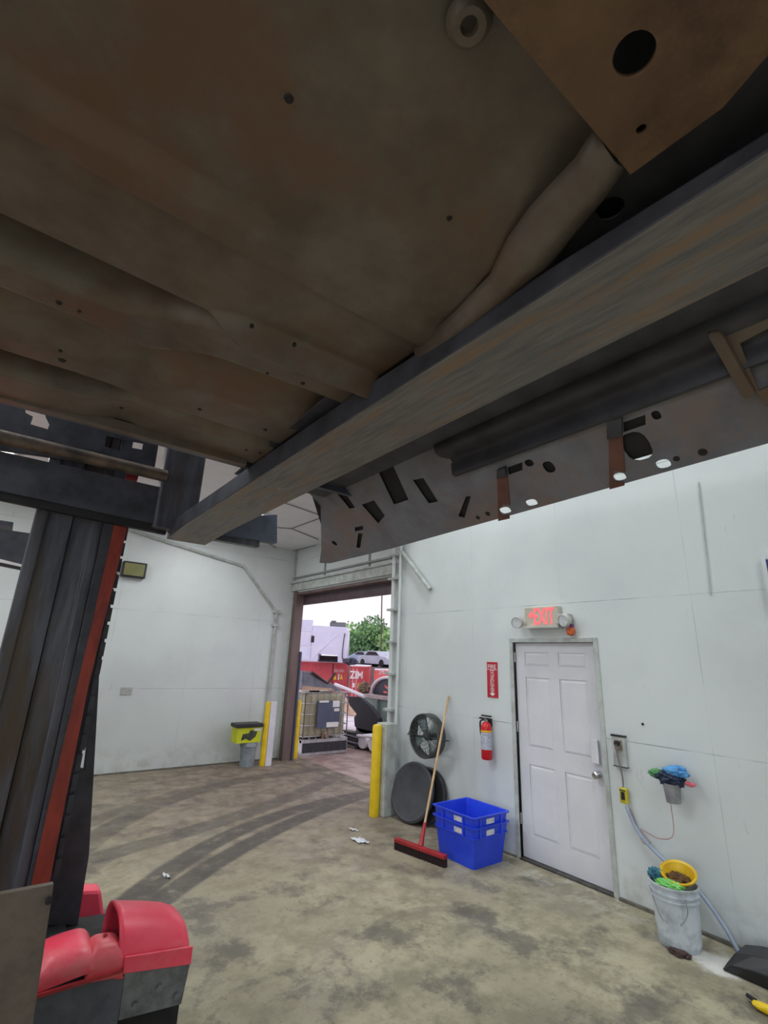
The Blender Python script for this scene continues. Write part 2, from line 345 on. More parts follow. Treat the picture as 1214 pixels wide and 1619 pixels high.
# door_1: white six panel door
door = bpy.data.objects.new('door_1', None); COL.objects.link(door); door.location = (DX+.05, D1, 0); tag(door, kind='structure')
obj('door_frame', B((DX-.012, DX+.12, D1-.0, D1+.045, 0, 2.10), (DX-.012, DX+.12, D0-.045, D0, 0, 2.10), (DX-.012, DX+.12, D0, D1, 2.055, 2.10)), dirtm, door, bevel=.004)
dw0, dw1 = D0+.004, D1-.004
rows = [(.17, .68), (.84, 1.56), (1.70, 1.91)]; cols = [(dw0+.115, dw0+.415), (dw1-.415, dw1-.115)]
holes = [[(a, z0), (b, z0), (b, z1), (a, z1)] for a, b in cols for z0, z1 in rows]
holes = [[(a, z0), (b, z0), (b, z1), (a, z1)] for a, b in cols for z0, z1 in ((.22, .86), (1.02, 1.70), (1.81, 1.955))]
leaf = pyz([(dw0, .02), (dw1, .02), (dw1, 2.05), (dw0, 2.05)], DX+.037, DX+.045, holes)
abox(leaf, DX+.045, DX+.07, dw0, dw1, .02, 2.05)
leafo = obj('door_leaf', leaf, doorw, door)
for h in holes:
    (a, z0), (b, _), (_, z1), _ = h; g = .03
    obj('door_panel', hexa([(DX+.046, a+.004, z0+.004), (DX+.046, b-.004, z0+.004), (DX+.046, b-.004, z1-.004), (DX+.046, a+.004, z1-.004), (DX+.038, a+g, z0+g), (DX+.038, b-g, z0+g), (DX+.038, b-g, z1-g), (DX+.038, a+g, z1-g)]), doorw, door)
obj('threshold', B((DX-.02, DX+.1, D0, D1, 0, .014)), M('dark threshold', sr(60, 58, 56), sr(90, 88, 84), 20, .6), door)
obj('lock_plate', B((DX+.005, DX+.03, D0+.045, D0+.115, .99, 1.19)), doorw, door, bevel=.004)
obj('door_handle', join(spin([(.0, 0), (.033, 0), (.033, .008), (.014, .012), (.012, .03), (.028, .045), (.03, .06), (.02, .072), (0, .074)], (DX+.03, D0+.075, .90), (-1, 0, 0), 20)), chrome, door, smooth=True)
for hz in (.3, 1.15, 1.85): obj('hinge', tube([(DX+.02, D1-.002, hz), (DX+.02, D1-.002, hz+.1)], .008, 8), chrome, door)

# outside ground: yard sloping down away from the building
gr = bmesh.new(); gv = []
gx = [4.89, 6, 8, 10, 13, 17, 21, 30, 60, 120]; gz = [0, -.01, -.05, -.15, -.45, -.95, -1.3, -1.5, -1.6, -1.6]
for x, z in zip(gx, gz): gv.append([gr.verts.new((x, y, z)) for y in (-40, 0, 10, 40, 160)])
for a, b in zip(gv, gv[1:]):
    for k in range(4): gr.faces.new((a[k], b[k], b[k+1], a[k+1]))
yd = NT('yard surface'); cc = yd.mix(yd.rng(yd.noise(2.5, 7, .65), .4, .6), sr(172, 150, 146), sr(136, 112, 106))
cc = yd.mix(yd.rng(yd.X, 6.5, 9.5), cc, yd.mix(yd.rng(yd.noise(.8, 5), .4, .6), sr(226, 216, 228), sr(196, 186, 196)))
yd.l.new(cc, yd.b.inputs['Base Color']); yd.b.inputs['Roughness'].default_value = .5
struct('ground', gr, yd.m)

# pipes and braces fixed to the walls
def pipe(name, pts, r, label, cat, mat=dirtm, n=10): return solo(name, tube(pts, r, n), mat, label, cat, smooth=True)
pp = thing('conduit_riser', 'tall pale grey conduit riser at the right edge of the vehicle opening', 'pipe', (4.44, 5.60, 0))
obj('pipe', tube([(4.44, 5.60, .35), (4.44, 5.60, 3.85)], .028, 12), white, pp, smooth=True)
for z in (.62, 1.15, 1.62, 2.05, 2.5, 2.95, 3.3): obj('strap', B((4.40, DX-.016, 5.52, 5.69, z, z+.03)), dirtm, pp)
obj('junction_box', B((4.41, DX-.016, 5.555, 5.645, .30, .42)), white, pp, bevel=.008)
pipe('drain_pipe', [(4.46, 5.47, 0), (4.46, 5.47, 3.5)], .022, 'thin white vertical pipe just right of the conduit riser by the opening', 'pipe', white)
pipe('wall_brace', [(4.47, (5.511,3.408)[0], (5.511,3.408)[1]), (4.47, *(4.836,2.747))], .03, 'diagonal white brace on the wall right of the opening', 'brace')
lb = thing('conduit_run', 'long sloping grey conduit bending down the left wall to the corner', 'pipe', (4.19, LY-.04, .2))
cp = [(0.848,3.777), (1.371,3.738), (3.411,3.418), (4.182,2.618)]
obj('pipe', tube([(x, 8.91, z) for x, z in cp]+[(4.19, 8.91, .25)], .025, 10), dirtm, lb)
obj('bracket', B((4.12, 4.26, 8.88, LY, 2.60, 2.66)), dirtm, lb)
obj('bracket', B((4.12, 4.26, 8.88, LY, 2.35, 2.39)), dirtm, lb)

# unseen ceiling panels, added to light the shop
WH = {}
for i, (x, y, z, p) in enumerate(ADDED_LAMPS):
    ww, hh = (.62, 1.24)
    f = thing('added_ceiling_light', 'long white panel light, unseen and added under the roof of the shop', 'light', (x, y, z), 'added high panel lights above the shop')
    obj('housing', B((x-ww/2-.03, x+ww/2+.03, y-hh/2-.03, y+hh/2+.03, z+.012, z+.06)), white, f)
    obj('diffuser', B((x-ww/2, x+ww/2, y-hh/2, y+hh/2, z, z+.01)), lampglow, f)
    if z > 5:
        for q in (-.49, .49): obj('hanger', B((x-.01, x+.01, y+q-.01, y+q+.01, z+.06, 7.0)), dirtm, f)
    ld = bpy.data.lights.new('panel', 'AREA'); ld.shape = 'RECTANGLE'; ld.size = ww; ld.size_y = hh; ld.energy = p; ld.color = (.96, 1.0, .99)
    lo = bpy.data.objects.new('added_panel_light', ld); COL.objects.link(lo); lo.location = (x, y, z-.03); lo.parent = None
# unseen area light added as daylight from a doorway behind the camera
ld = bpy.data.lights.new('doorway', 'AREA'); ld.shape = 'RECTANGLE'; ld.size = 4.1; ld.size_y = 5.8; ld.energy = ADDED_DOOR_LIGHT; ld.color = (.93, .96, 1)
lo = bpy.data.objects.new('added_doorway_light', ld); COL.objects.link(lo); lo.location = (-8.1, -2, 2.1); lo.rotation_euler = (0, -PI/2, 0)

# ---------------------------------------------------------------- truck cab seen from below
cab = thing('truck_cab', 'rusty underside of a truck cab raised overhead on forklift forks', 'truck cab', (.45, .3, 2.6))
def sst(a, b, x):
    t = min(1, max(0, (x-a)/(b-a))); return t*t*(3-2*t)
def under(X, Y):
    j = sst(.05, .25, X); hump = math.exp(-((X-.20)/.09)**2)
    l0 = 1.132; r1 = 1.27-.11*j+.05*hump; l1 = 1.385-.085*j+.105*hump; l2 = 1.757+.04*j+.03*hump; l3 = 1.862
    z = 2.68
    z += .04*math.exp(-((Y-.32)/.08)**2)                                 # hollow beside the rusty plate
    z -= .024*(sst(.77, .82, Y)-sst(.87, .895, Y))                         # pressed bead across the pan
    z += .006*math.sin(X*5)*math.sin(Y*4)
    z += .15*(sst(l0, l0+.03, Y))                                       # up into the recess
    z -= (.162-.02*hump)*(sst(r1-.07, r1+.02, Y))                         # down to the first rib
    z += .075*sst(l1, l1+.03, Y) - .05*sst(l1+.08, l1+.30, Y)            # step, second plate
    z += (.13*(1-j)+.02)*sst(l2, l2+.025, Y) - (.145*(1-j)+.03)*sst(l3-.03, l3+.015, Y)
    return z
bm = bmesh.new(); nx, ny = 120, 210; X0, X1, Y0, Y1 = -.86, .725, .262, 2.07; g = []
for i in range(nx+1):
    row = []
    for k in range(ny+1):
        Y = Y0+(Y1-Y0)*k/ny; X = X0+(X1+.065*sst(.58, .8, Y)-X0)*i/nx; row.append(bm.verts.new((X, Y, under(X, Y))))
    g.append(row)
for i in range(nx):
    for k in range(ny): bm.faces.new((g[i][k], g[i][k+1], g[i+1][k+1], g[i+1][k]))
fp = obj('floor_pan', bm, pan_m, cab, smooth=True)
sm = fp.modifiers.new('thickness', 'SOLIDIFY'); sm.thickness = .010; sm.offset = -1 if sum(p_.normal.z for p_ in fp.data.polygons) < 0 else 1
obj('rear_flange', B((-.86, .74, 2.05, 2.085, 2.655, 2.70)), pan_m, cab, bevel=.003)
rp = [(-.86, .258), (.30, .262), (.697, .259), (.699, .12), (.66, .03), (.60, -.12), (.60, -1.5), (-.86, -1.5)]
hA = [(.531+.034*math.cos(a)*.80+.014*math.sin(a), .171+.024*math.sin(a)-.012*math.cos(a)) for a in [2*PI*k/20 for k in range(20)]]
obj('rust_plate', pxy(rp, 2.640, 2.650, [hA, circ(.637, .212, .008)]), rust_m, cab)
obj('inner_floor', B((-.86, 1.32, -1.5, .26, 2.74, 2.75)), darkst, cab)
# curved flange joining the plate to the rail
fl = [(.600, .262, .700, .262), (.622, .31, .722, .31), (.628, .35, .742, .364), (.640, .417, .765, .42), (.665, .49, .795, .486), (.715, .58, .80, .60), (.745, .72, .80, .73), (.765, .90, .80, .91)]
bm = bmesh.new(); pv = None
for a, b, c, d in fl:
    r = []
    for k in range(9):
        t = k/8; r.append(bm.verts.new((a+(c-a)*t, b+(d-b)*t, 2.672-.036*math.sin(PI*t)+(.0 if t < .5 else 0))))
    if pv:
        for k in range(8): bm.faces.new((pv[k], pv[k+1], r[k+1], r[k]))
    pv = r
fo = obj('curved_flange', bm, pan_m, cab, smooth=True); s_ = fo.modifiers.new('t', 'SOLIDIFY'); s_.thickness = .006
rh = (0.780,0.335)
obj('floor_rail', pxy([(.70, -1.5), (1.30, -1.5), (1.30, 2.3), (.775, 2.3), (.73, 1.3), (.70, .3)], 2.692, 2.70, [circ(rh[0], rh[1], .026)]), darkst, cab)
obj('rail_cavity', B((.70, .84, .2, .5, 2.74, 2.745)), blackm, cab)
for q, r in (((-0.023,1.697), .012), ((-0.032,1.647), .006), ((-0.055,1.349), .008), ((-0.009,1.350), .005), ((0.189,1.942), .008), ((0.420,1.734), .008), ((0.677,1.718), .009), ((0.607,1.270), .008), ((0.493,1.288), .005), ((0.615,1.814), .009), ((0.689,1.939), .007), ((0.490,1.105), .006), ((0.364,1.106), .006), ((0.191,0.553), .008), ((0.545,0.545), .006), ((0.747,1.923), .007)):
    X, Y = q; z = under(X, Y) if Y < 2.05 else 2.66
    obj('drain_plug', spin([(0, -.004), (r*.7, -.004), (r, 0), (r, .006), (0, .006)], (X, Y, z), (0, 0, 1), 14), plug_m, cab)
obj('stiffener_cup', spin([(.011, .012), (.013, .0), (.024, -.002), (.030, .003), (.034, .012)], (*(0.353,0.312), 2.697), (0, 0, 1), 20), pan_m, cab, smooth=True)
SP, SU, SV = Vector((1.62, 0, 2.44)), Vector((0, 1, 0)), Vector((-.32, 0, .26)).normalized()
# sloping inner sill sheet with its slots
def RR(cx, cy, w, h, f=None, n=14, p=4):
    out = []
    for k in range(n):
        a = 2*PI*k/n; c, s = math.cos(a), math.sin(a)
        out.append((cx+w*abs(c)**(2/p)*(1 if c > 0 else -1), cy+h*abs(s)**(2/p)*(1 if s > 0 else -1)))
    return out
outl = [(-1.5, .018), (.345, .016), (1.09, -.004), (2.097, -.03), (2.76, -.03), (2.868,-0.007), (2.722,0.092), (2.395,0.366), (2.403,0.459), (2.45, .56), (1.36, .56), (1.36, .256), (-1.5, .256)]
hl = [[(1.772,0.471), (1.656,0.470), (1.732,0.217), (1.847,0.219)], [(1.625,0.306), (1.558,0.296), (1.571,0.158), (1.634,0.164)], [(2.067,0.281), (1.955,0.280), (1.962,0.176), (2.055,0.144)],
      [(2.187,0.485), (2.102,0.480), (2.131,0.278), (2.182,0.285)], [(2.300,0.472), (2.269,0.462), (2.267,0.419), (2.305,0.423)], [(1.407,0.142), (1.383,0.135), (1.494,0.038), (1.522,0.054)],
      [(1.137,0.208), (1.064,0.209), (1.083,0.177), (1.152,0.175)], [(2.269,0.122), (2.232,0.113), (2.353,0.023), (2.383,0.034)], [(2.257,0.165), (2.178,0.160), (2.206,0.134), (2.283,0.140)],
      [(0.663,0.225), (0.593,0.225), (0.607,0.192), (0.678,0.191)]]
def se(cx, cy, rx, ry, conv, n=16): return None
hl += [[(0.307,0.334), (0.231,0.348), (0.279,0.193), (0.311,0.193)]] if False else []
ov = lambda c, rx, ry: RR(c[0], c[1], rx, ry, p=2.6)
hl += [ov((0.764,0.035), .021, .017), ov((0.618,0.039), .022, .018), ov((1.270,0.021), .028, .018), ov((1.134,0.025), .026, .017)]
hl += [ov((0.664,0.128), .042, .056), ov((0.567,0.211), .013, .016), ov((0.978,0.154), .022, .026), ov((1.041,0.196), .018, .016), ov((2.548,0.104), .02, .02)]
obj('sill_sheet', plate(outl, hl, .006, SP, SU, SV), sill_m, cab)
def spt(y, s, o=0.0): return SP+SU*y+SV*s+SU.cross(SV)*o
def sbox(y0, y1, s0, s1, o0, o1):
    return hexa([spt(y0, s0, o0), spt(y1, s0, o0), spt(y1, s1, o0), spt(y0, s1, o0), spt(y0, s0, o1), spt(y1, s0, o1), spt(y1, s1, o1), spt(y0, s1, o1)])
obj('sill_backing', sbox(-1.5, 1.45, .078, .26, .014, .02), blackm, cab)
obj('sill_backing', plate([(1.451, 0), (2.72, 0), (2.38, .5), (1.451, .5)], [], .006, SP+SU.cross(SV)*.014, SU, SV), blackm, cab)
for c__, r__ in (((0.501,0.044), .013), ((0.575,0.046), .010), ((1.423,0.022), .010), ((1.361,0.028), .012)):
    P__ = spt(c__[0], c__[1], -.001); obj('drain_plug', spin([(0, -.003), (r__, 0), (r__, .003), (0, .003)], P__, SU.cross(SV), 12), plug_m, cab)
rusts = M('red primer stripe', sr(112, 74, 66), sr(94, 62, 56), 14, .6)
# beads between sill sheet and floor
prof = []
for k in range(41):
    s = .256+.30*k/40; o = .022*math.cos((s-.256)/.30*2*PI*2.2)*(1 if k > 1 else .3)
    prof.append((s, -.012-o))
bm = bmesh.new(); A = [bm.verts.new(spt(-1.5, s, o)) for s, o in prof]; C_ = [bm.verts.new(spt(.32, s, o)) for s, o in prof]; D_ = [bm.verts.new(spt(1.37, s, o)) for s, o in prof]
for p_, q_ in ((A, C_), (C_, D_)):
    for k in range(40): bm.faces.new((p_[k], p_[k+1], q_[k+1], q_[k]))
bo = obj('beaded_channel', bm, darkst, cab, smooth=True); s_ = bo.modifiers.new('t', 'SOLIDIFY'); s_.thickness = .006
obj('seam_flange', sbox(-1.5, 1.37, .246, .256, -.010, .012), sill_m, cab)
sg = -1
a, b = (0.729,0.190), (0.750,0.017)
for (pa, pb, pc, pd) in (((0.724,0.196), (0.678,0.177), (0.752,0.018), (0.809,0.019)), ((1.185,0.207), (1.133,0.184), (1.258,-0.010), (1.325,-0.010))):
    pass
obj('sill_strap', plate([(0.718,0.209), (0.681,0.190), (0.737,0.050), (0.765,0.066), (0.792,0.031), (0.758,0.011), (0.762,-0.000), (0.817,-0.001)], [], .004, SP+SU.cross(SV)*-.0045, SU, SV), rusts, cab)
obj('sill_strap', plate([(1.194,0.195), (1.156,0.177), (1.228,0.042), (1.255,0.055), (1.296,0.033), (1.302,0.001), (1.262,-0.004), (1.271,-0.020), (1.332,-0.019)], [], .004, SP+SU.cross(SV)*-.0045, SU, SV), rusts, cab)
obj('strap_cap', plate([(0.697,0.256), (0.651,0.251), (0.678,0.193), (0.726,0.196)], [], .02, SP+SU.cross(SV)*-.022, SU, SV), darkst, cab)
obj('strap_cap', plate([(1.173,0.218), (1.133,0.219), (1.153,0.181), (1.195,0.185)], [], .02, SP+SU.cross(SV)*-.022, SU, SV), darkst, cab)
# cross member at the near end of the sill
cma, cmb, cmc, cmd = (0.353,0.407), (0.322,0.395), (0.312,0.190), (0.341,0.189)
obj('cross_member', plate([cma, cmb, cmc, cmd], [], .05, SP+SU.cross(SV)*-.052, SU, SV), pan_m, cab, bevel=.012)
obj('end_plate', plate([cmb, (0.220,0.379), (0.299,0.101), cmc], [[(0.303,0.337), (0.234,0.346), (0.280,0.196), (0.309,0.192)]], .01, SP+SU.cross(SV)*-.03, SU, SV), pan_m, cab)
# closed cab body above (outer skin, walls, roof)
obj('side_skin', B((1.70, 1.73, -1.5, 2.80, 2.575, 4.3)), M('cab paint', sr(70, 76, 96), sr(60, 66, 84), 4, .35), cab, bevel=.01)
obj('cab_walls', B((-.9, -.86, -1.54, 2.1, 2.66, 4.3), (-.9, 1.73, -1.56, -1.52, 2.66, 4.3), (-.9, 1.70, 2.087, 2.11, 2.66, 4.3)), M('cab paint', (0, 0, 0)), cab)
obj('cab_roof', B((-.9, 1.73, -1.56, 2.80, 4.3, 4.34)), M('cab paint', (0, 0, 0)), cab, bevel=.01)
obj('sill_backing', B((1.30, 1.70, -1.5, 2.35, 2.86, 2.87)), darkst, cab)

# ---------------------------------------------------------------- forklift carrying the cab
fk = thing('forklift', 'big dark forklift with greasy mast and long fork lifting the truck cab', 'forklift', (.3, 3.6, 0))
FX0, FX1 = .77, 1.035
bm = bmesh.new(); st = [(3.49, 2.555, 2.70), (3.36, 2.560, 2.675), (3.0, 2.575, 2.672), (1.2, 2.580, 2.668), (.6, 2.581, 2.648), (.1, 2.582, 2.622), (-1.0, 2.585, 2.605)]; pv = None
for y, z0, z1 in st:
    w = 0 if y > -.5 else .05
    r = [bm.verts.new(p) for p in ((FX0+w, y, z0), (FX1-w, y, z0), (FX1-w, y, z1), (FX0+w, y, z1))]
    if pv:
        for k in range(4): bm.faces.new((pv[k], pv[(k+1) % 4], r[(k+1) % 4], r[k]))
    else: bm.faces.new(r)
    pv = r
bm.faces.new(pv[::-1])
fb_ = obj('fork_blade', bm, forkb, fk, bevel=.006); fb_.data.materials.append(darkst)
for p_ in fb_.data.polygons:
    if abs(p_.normal.x) > .7: p_.material_index = 1  # darker steel on the side faces stands in for their shade
fz = lambda y: 2.5815-.0067*max(0, (y-1.2)/1.8)*(1 if y > 1.2 else 0)
for k in range(16):
    y_ = random.uniform(1.25, 2.6); x_ = random.uniform(.82, 1.0); l_ = random.uniform(.008, .02)
    obj('scrape_mark', B((x_, x_+l_, y_, y_+.004, fz(y_)-.0008, fz(y_)+.004)), M('bright scrape', sr(190, 186, 184), sr(160, 156, 156), 40, .4, .3), fb_)
obj('fork_shank', B((.655, .92, 3.38, 3.49, 2.60, 3.33)), mastm, fk, bevel=.01)
obj('fork_blade', B((-1.03, -.77, -1.0, 3.49, 2.582, 2.66)), forkb, fk, bevel=.006)
obj('fork_shank', B((-1.03, -.77, 3.38, 3.49, 2.60, 3.33)), mastm, fk, bevel=.01)
obj('carriage_plate', pxz([(-0.330,2.887), (-0.216,2.890), (0.695,2.888), (0.737,2.627), (-0.166,2.659), (-0.280,2.661)], 3.42, 3.47), darkst, fk, bevel=.004)
obj('carriage_bar', pxz([(-0.282,2.668), (0.743,2.634), (0.752,2.578), (-0.157,2.615), (-0.271,2.618)], 3.44, 3.49), blackm, fk)
obj('carriage_extension', B((-1.8, -.3, 3.42, 3.47, 2.75, 3.02)), darkst, fk)
q0, q1 = (-0.180,2.935), (0.642,2.933)
obj('shaft', tube([(-1.4, 3.30, q0[1]), (q0[0], 3.30, q0[1]), (q1[0]+.02, 3.30, q1[1])], .040, 20), tubem, fk, smooth=True)
obj('carriage_end', pxz([(1.135,2.780), (1.530,2.878), (1.555,2.652), (1.085,2.636)], 3.42, 3.50), M('blue grey steel end', sr(90, 96, 112), sr(70, 74, 88), 8, .45, .2), fk, bevel=.005)
obj('carriage_beam', B((.90, 1.42, 3.44, 3.50, 2.60, 2.68)), mastm, fk)
# load backrest with its openings
outl = [(-0.488,3.328), (0.681,3.455), (0.611,3.221), (0.615,3.015), (0.545,2.996), (-0.390,2.895)]
hs = [[(-0.164,3.229), (-0.068,3.242), (-0.052,3.195), (-0.024,3.152), (-0.026,3.116), (-0.116,3.121), (-0.114,3.173), (-0.154,3.185)], [(0.291,3.176), (0.414,3.178), (0.390,3.095), (0.294,3.099)], [(-0.236,3.025), (-0.183,3.022), (-0.182,3.001), (-0.230,2.998)], [(0.452,3.185), (0.516,3.191), (0.516,3.143), (0.453,3.138)]]
obj('load_backrest', pxz(outl, 3.485, 3.498, hs), darkst, fk)
obj('backrest_post', B((.66, .92, 3.44, 3.49, 3.3, 4.35)), mastm, fk)
obj('hose_roller', tube([((0.449,3.189)[0], 3.70, 3.02), ((0.449,3.189)[0]+.1, 3.70, 3.02)], .06, 16), redpl, fk, smooth=True)
obj('hydraulic_hose', tube(smoothpts([(1.235,3.354)[:1]+(3.7,)+(1.235,3.354)[1:], (1.310,3.280)[:1]+(3.7,)+(1.310,3.280)[1:], (1.333,3.186)[:1]+(3.7,)+(1.333,3.186)[1:]]), .012, 8), blackm, fk)
# mast rails
def rail(x0, x1, y0, y1, z0, z1, web):
    return B((x0, x1, y0, y0+.03, z0, z1), (x0, x1, y1-.03, y1, z0, z1), (web, web+.05, y0, y1, z0, z1))
obj('outer_mast', pxy([(.02, 3.50), (.08, 3.50), (.09, 3.52), (.215, 3.52), (.215, 3.80), (.02, 3.80)], .30, 4.6), mastm, fk, bevel=.006)
obj('inner_mast', pxy([(.218, 3.545), (.325, 3.545), (.332, 3.52), (.384, 3.52), (.384, 3.76), (.218, 3.76)], .34, 4.5), mastm, fk, bevel=.004)
obj('mast_channel', B((.385, .452, 3.495, 3.70, .4, 4.5)), darkst, fk, bevel=.004)
obj('red_cylinder_guard', pxz([(0.442,2.610), (0.522,2.626), (0.482,1.614), (0.483,0.996), (0.486,0.582), (0.404,0.599), (0.407,1.005), (0.433,1.946)], 3.49, 3.52), redst, fk)
ch = []
z = .62
while z < 2.7:
    cx = .505 if z > 1.2 else .50
    ch += [(cx, cx+.028, 3.52, 3.545, z, z+.085), (cx+.004, cx+.018, 3.545, 3.56, z+.02, z+.10)]; z += .105
obj('lift_chain', B(*ch), darkst, fk)
obj('mast_gusset', pxz([(0.524,2.202), (0.542,1.671), (0.619,1.091), (0.673,0.676), (0.681,0.337), (0.488,0.382), (0.459,0.973), (0.458,1.607), (0.488,2.198)], 3.60, 3.66, [[(0.534,1.256), (0.556,1.247), (0.565,1.130), (0.534,1.139)]]), darkst, fk)
obj('outer_mast', rail(-1.06, -.89, 3.52, 3.80, .30, 4.6, -1.05), mastm, fk, bevel=.006)
obj('inner_mast', rail(-.87, -.72, 3.56, 3.76, .34, 4.5, -.86), mastm, fk, bevel=.006)
for z_ in (.32, 4.3): obj('mast_crossbar', B((-1.06, .40, 3.72, 3.80, z_, z_+.2)), darkst, fk)
# overhead guard and body behind the mast
obj('overhead_guard', join(pxz([(-1.7, 2.4), (-0.111,2.426), (0.101,2.405), (0.082,2.711), (-0.172,2.711), (-1.7, 2.7)], 4.9, 5.0), B((-1.7, -1.6, 4.9, 6.6, 2.7, 2.8), (-.2, -.1, 5.0, 6.6, 2.76, 2.8))), darkst, fk)
obj('guard_molding', pxz([(-1.2, 2.45), (-0.120,2.468), (0.050,2.442), (0.054,2.422), (-0.115,2.443), (-1.2, 2.42)], 4.87, 4.89), signw, fk)
obj('chassis', join(hexa([(-1.7, 4.0, .35), (-.2, 4.0, .35), (-.2, 6.6, .35), (-1.7, 6.6, .35), (-1.6, 4.3, 1.3), (-.25, 4.3, 1.3), (-.25, 6.4, 1.5), (-1.6, 6.4, 1.5)])), M('forklift body paint', sr(190, 60, 50), sr(170, 50, 44), 5, .4), fk, bevel=.03)
obj('counterweight', hexa([(-1.65, 6.6, .25), (-.25, 6.6, .25), (-.35, 7.2, .4), (-1.55, 7.2, .4), (-1.65, 6.6, 1.45), (-.25, 6.6, 1.45), (-.35, 7.1, 1.3), (-1.55, 7.1, 1.3)]), darkst, fk, bevel=.03)
for x in (-1.72, -.42):
    for y in (4.45, 6.2):
        w_ = obj('wheel', spin([(.12, 0), (.40, .01), (.45, .06), (.45, .24), (.40, .29), (.12, .30)], (x, y, .45), (1, 0, 0), 28), blackm, fk, smooth=True)
        obj('hub', spin([(0, -.01), (.14, -.01), (.2, .02), (.2, .28), (.14, .31), (0, .31)], (x, y, .45), (1, 0, 0), 20), redst, w_, smooth=True)
obj('mast_foot', B((-1.1, .62, 3.50, 4.05, .10, .36)), blackm, fk, bevel=.01)
# red covers on the dark base at the foot of the mast
skirtm = M('dark grey skirt', sr(92, 96, 108), sr(70, 74, 84), 9, .5)
obj('base_block', hexa([(.42, 3.00, 0), (1.10, 3.00, 0), (1.10, 3.75, 0), (.42, 3.75, 0), (.42, 3.00, .36), (1.10, 3.00, .33), (1.10, 3.7, .30), (.42, 3.7, .36)]), blackm, fk, bevel=.01)
obj('base_skirt', hexa([(.42, 2.95, .10), (.80, 2.95, .06), (.80, 3.00, .06), (.42, 3.00, .10), (.42, 2.93, .41), (.80, 2.93, .38), (.80, 3.00, .38), (.42, 3.00, .41)]), skirtm, fk, bevel=.006)
bk = obj('side_bracket', hexa([(.80, 2.94, .185), (1.085, 2.94, .16), (1.085, 2.99, .16), (.80, 2.99, .185), (.79, 2.925, .38), (1.10, 2.925, .335), (1.10, 2.99, .335), (.79, 2.99, .38)]), greyst, fk, bevel=.004)
for x, z_ in ((.96, .27), (.86, .23), (1.05, .21)): obj('bolt', spin([(0, 0), (.014, 0), (.014, .014), (0, .016)], (x, 2.93, z_), (0, -1, 0), 6), greyst, bk)
bm = bmesh.new(); rings = []
for X, sc, dz in ((.755, 1.0, .02), (.78, 1.0, .018), (.90, .99, .005), (1.00, .97, -.008), (1.06, .93, -.02), (1.095, .85, -.035), (1.115, .70, -.06)):
    r = []
    for k in range(21):
        a = PI*k/20; c, s = math.cos(a), math.sin(a)
        yy = 3.14-.21*sc*(1 if c > 0 else -1)*abs(c)**.8; zz = .355-.04*(X-.755)/.36+(.20*sc+dz)*abs(s)**.75
        r.append(bm.verts.new((X, yy, zz)))
    rings.append(r)
for a, b in zip(rings, rings[1:]):
    for k in range(20): bm.faces.new((a[k], a[k+1], b[k+1], b[k]))
bm.faces.new(rings[-1])
ho = obj('arched_hood', bm, redpaint, fk, smooth=True); s_ = ho.modifiers.new('t', 'SOLIDIFY'); s_.thickness = .014
obj('hood_lip', hexa([(.78, 2.918, .375), (1.10, 2.918, .325), (1.10, 2.93, .325), (.78, 2.93, .375), (.78, 2.918, .44), (1.10, 2.918, .40), (1.10, 2.93, .40), (.78, 2.93, .44)]), redpaint, fk, bevel=.003)
obj('hood_well', B((.50, 1.05, 3.02, 3.45, .345, .36)), blackm, fk)
obj('rear_hood', hexa([(.70, 3.80, .2), (.88, 3.80, .2), (.88, 4.0, .2), (.70, 4.0, .2), (.71, 3.83, .42), (.82, 3.83, .40), (.82, 3.95, .40), (.71, 3.95, .42)]), redpaint, fk, bevel=.02)
def dome(x0, x1, y0, y1, z0, h, slope, mat, name):
    bm = bmesh.new(); n = 14; g_ = []
    for i in range(n+1):
        u_ = i/n; row = []
        for j in range(n+1):
            v_ = j/n; e = min(1, (1-abs(2*u_-1)**4))*min(1, (1-abs(2*v_-1)**4)); row.append(bm.verts.new((x0+(x1-x0)*u_, y0+(y1-y0)*v_, z0+slope*u_+h*max(0, e)**.5)))
        g_.append(row)
    for i in range(n):
        for j in range(n): bm.faces.new((g_[i][j], g_[i+1][j], g_[i+1][j+1], g_[i][j+1]))
    o = obj(name, bm, mat, fk, smooth=True); s2 = o.modifiers.new('t', 'SOLIDIFY'); s2.thickness = .01; return o
dome(.42, .665, 2.92, 3.22, .40, .10, .02, redpaint, 'front_cover')
fc = dome(.62, .79, 2.915, 3.12, .385, .125, -.02, M('pale red paint', sr(236, 108, 116), sr(222, 90, 100), 6, .4), 'front_cover')
obj('cover_knob', spin([(0, 0), (.010, 0), (.009, .008), (0, .01)], (.70, 3.02, .505), (0, 0, 1), 12), redpl, fc)
obj('cover_edge', B((.42, .78, 2.91, 2.925, .385, .40)), redpl, fk)

# brown upright plate close to the camera at the lower left
pl = thing('steel_guard', 'brown upright steel plate in the bottom left corner before the mast', 'plate', (.1, 2.6, 0))
obj('sheet', pxz([(-.6, 0), (0.390,0.452)[:1]+(0,), (0.394,0.489), (0.371,0.931), (0.201,0.933), (-.6, .80)], 2.55, 2.58), brownpl, pl, bevel=.003)
obj('return_edge', B((-.6, -.57, 2.58, 2.9, 0, .7)), brownpl, pl)
kq = (0.395,0.901)
obj('corner_knob', spin([(0, 0), (.012, 0), (.014, .01), (0, .012)], (kq[0]-.03, 2.55, kq[1]-.02), (0, -1, 0), 14), blackm, pl)
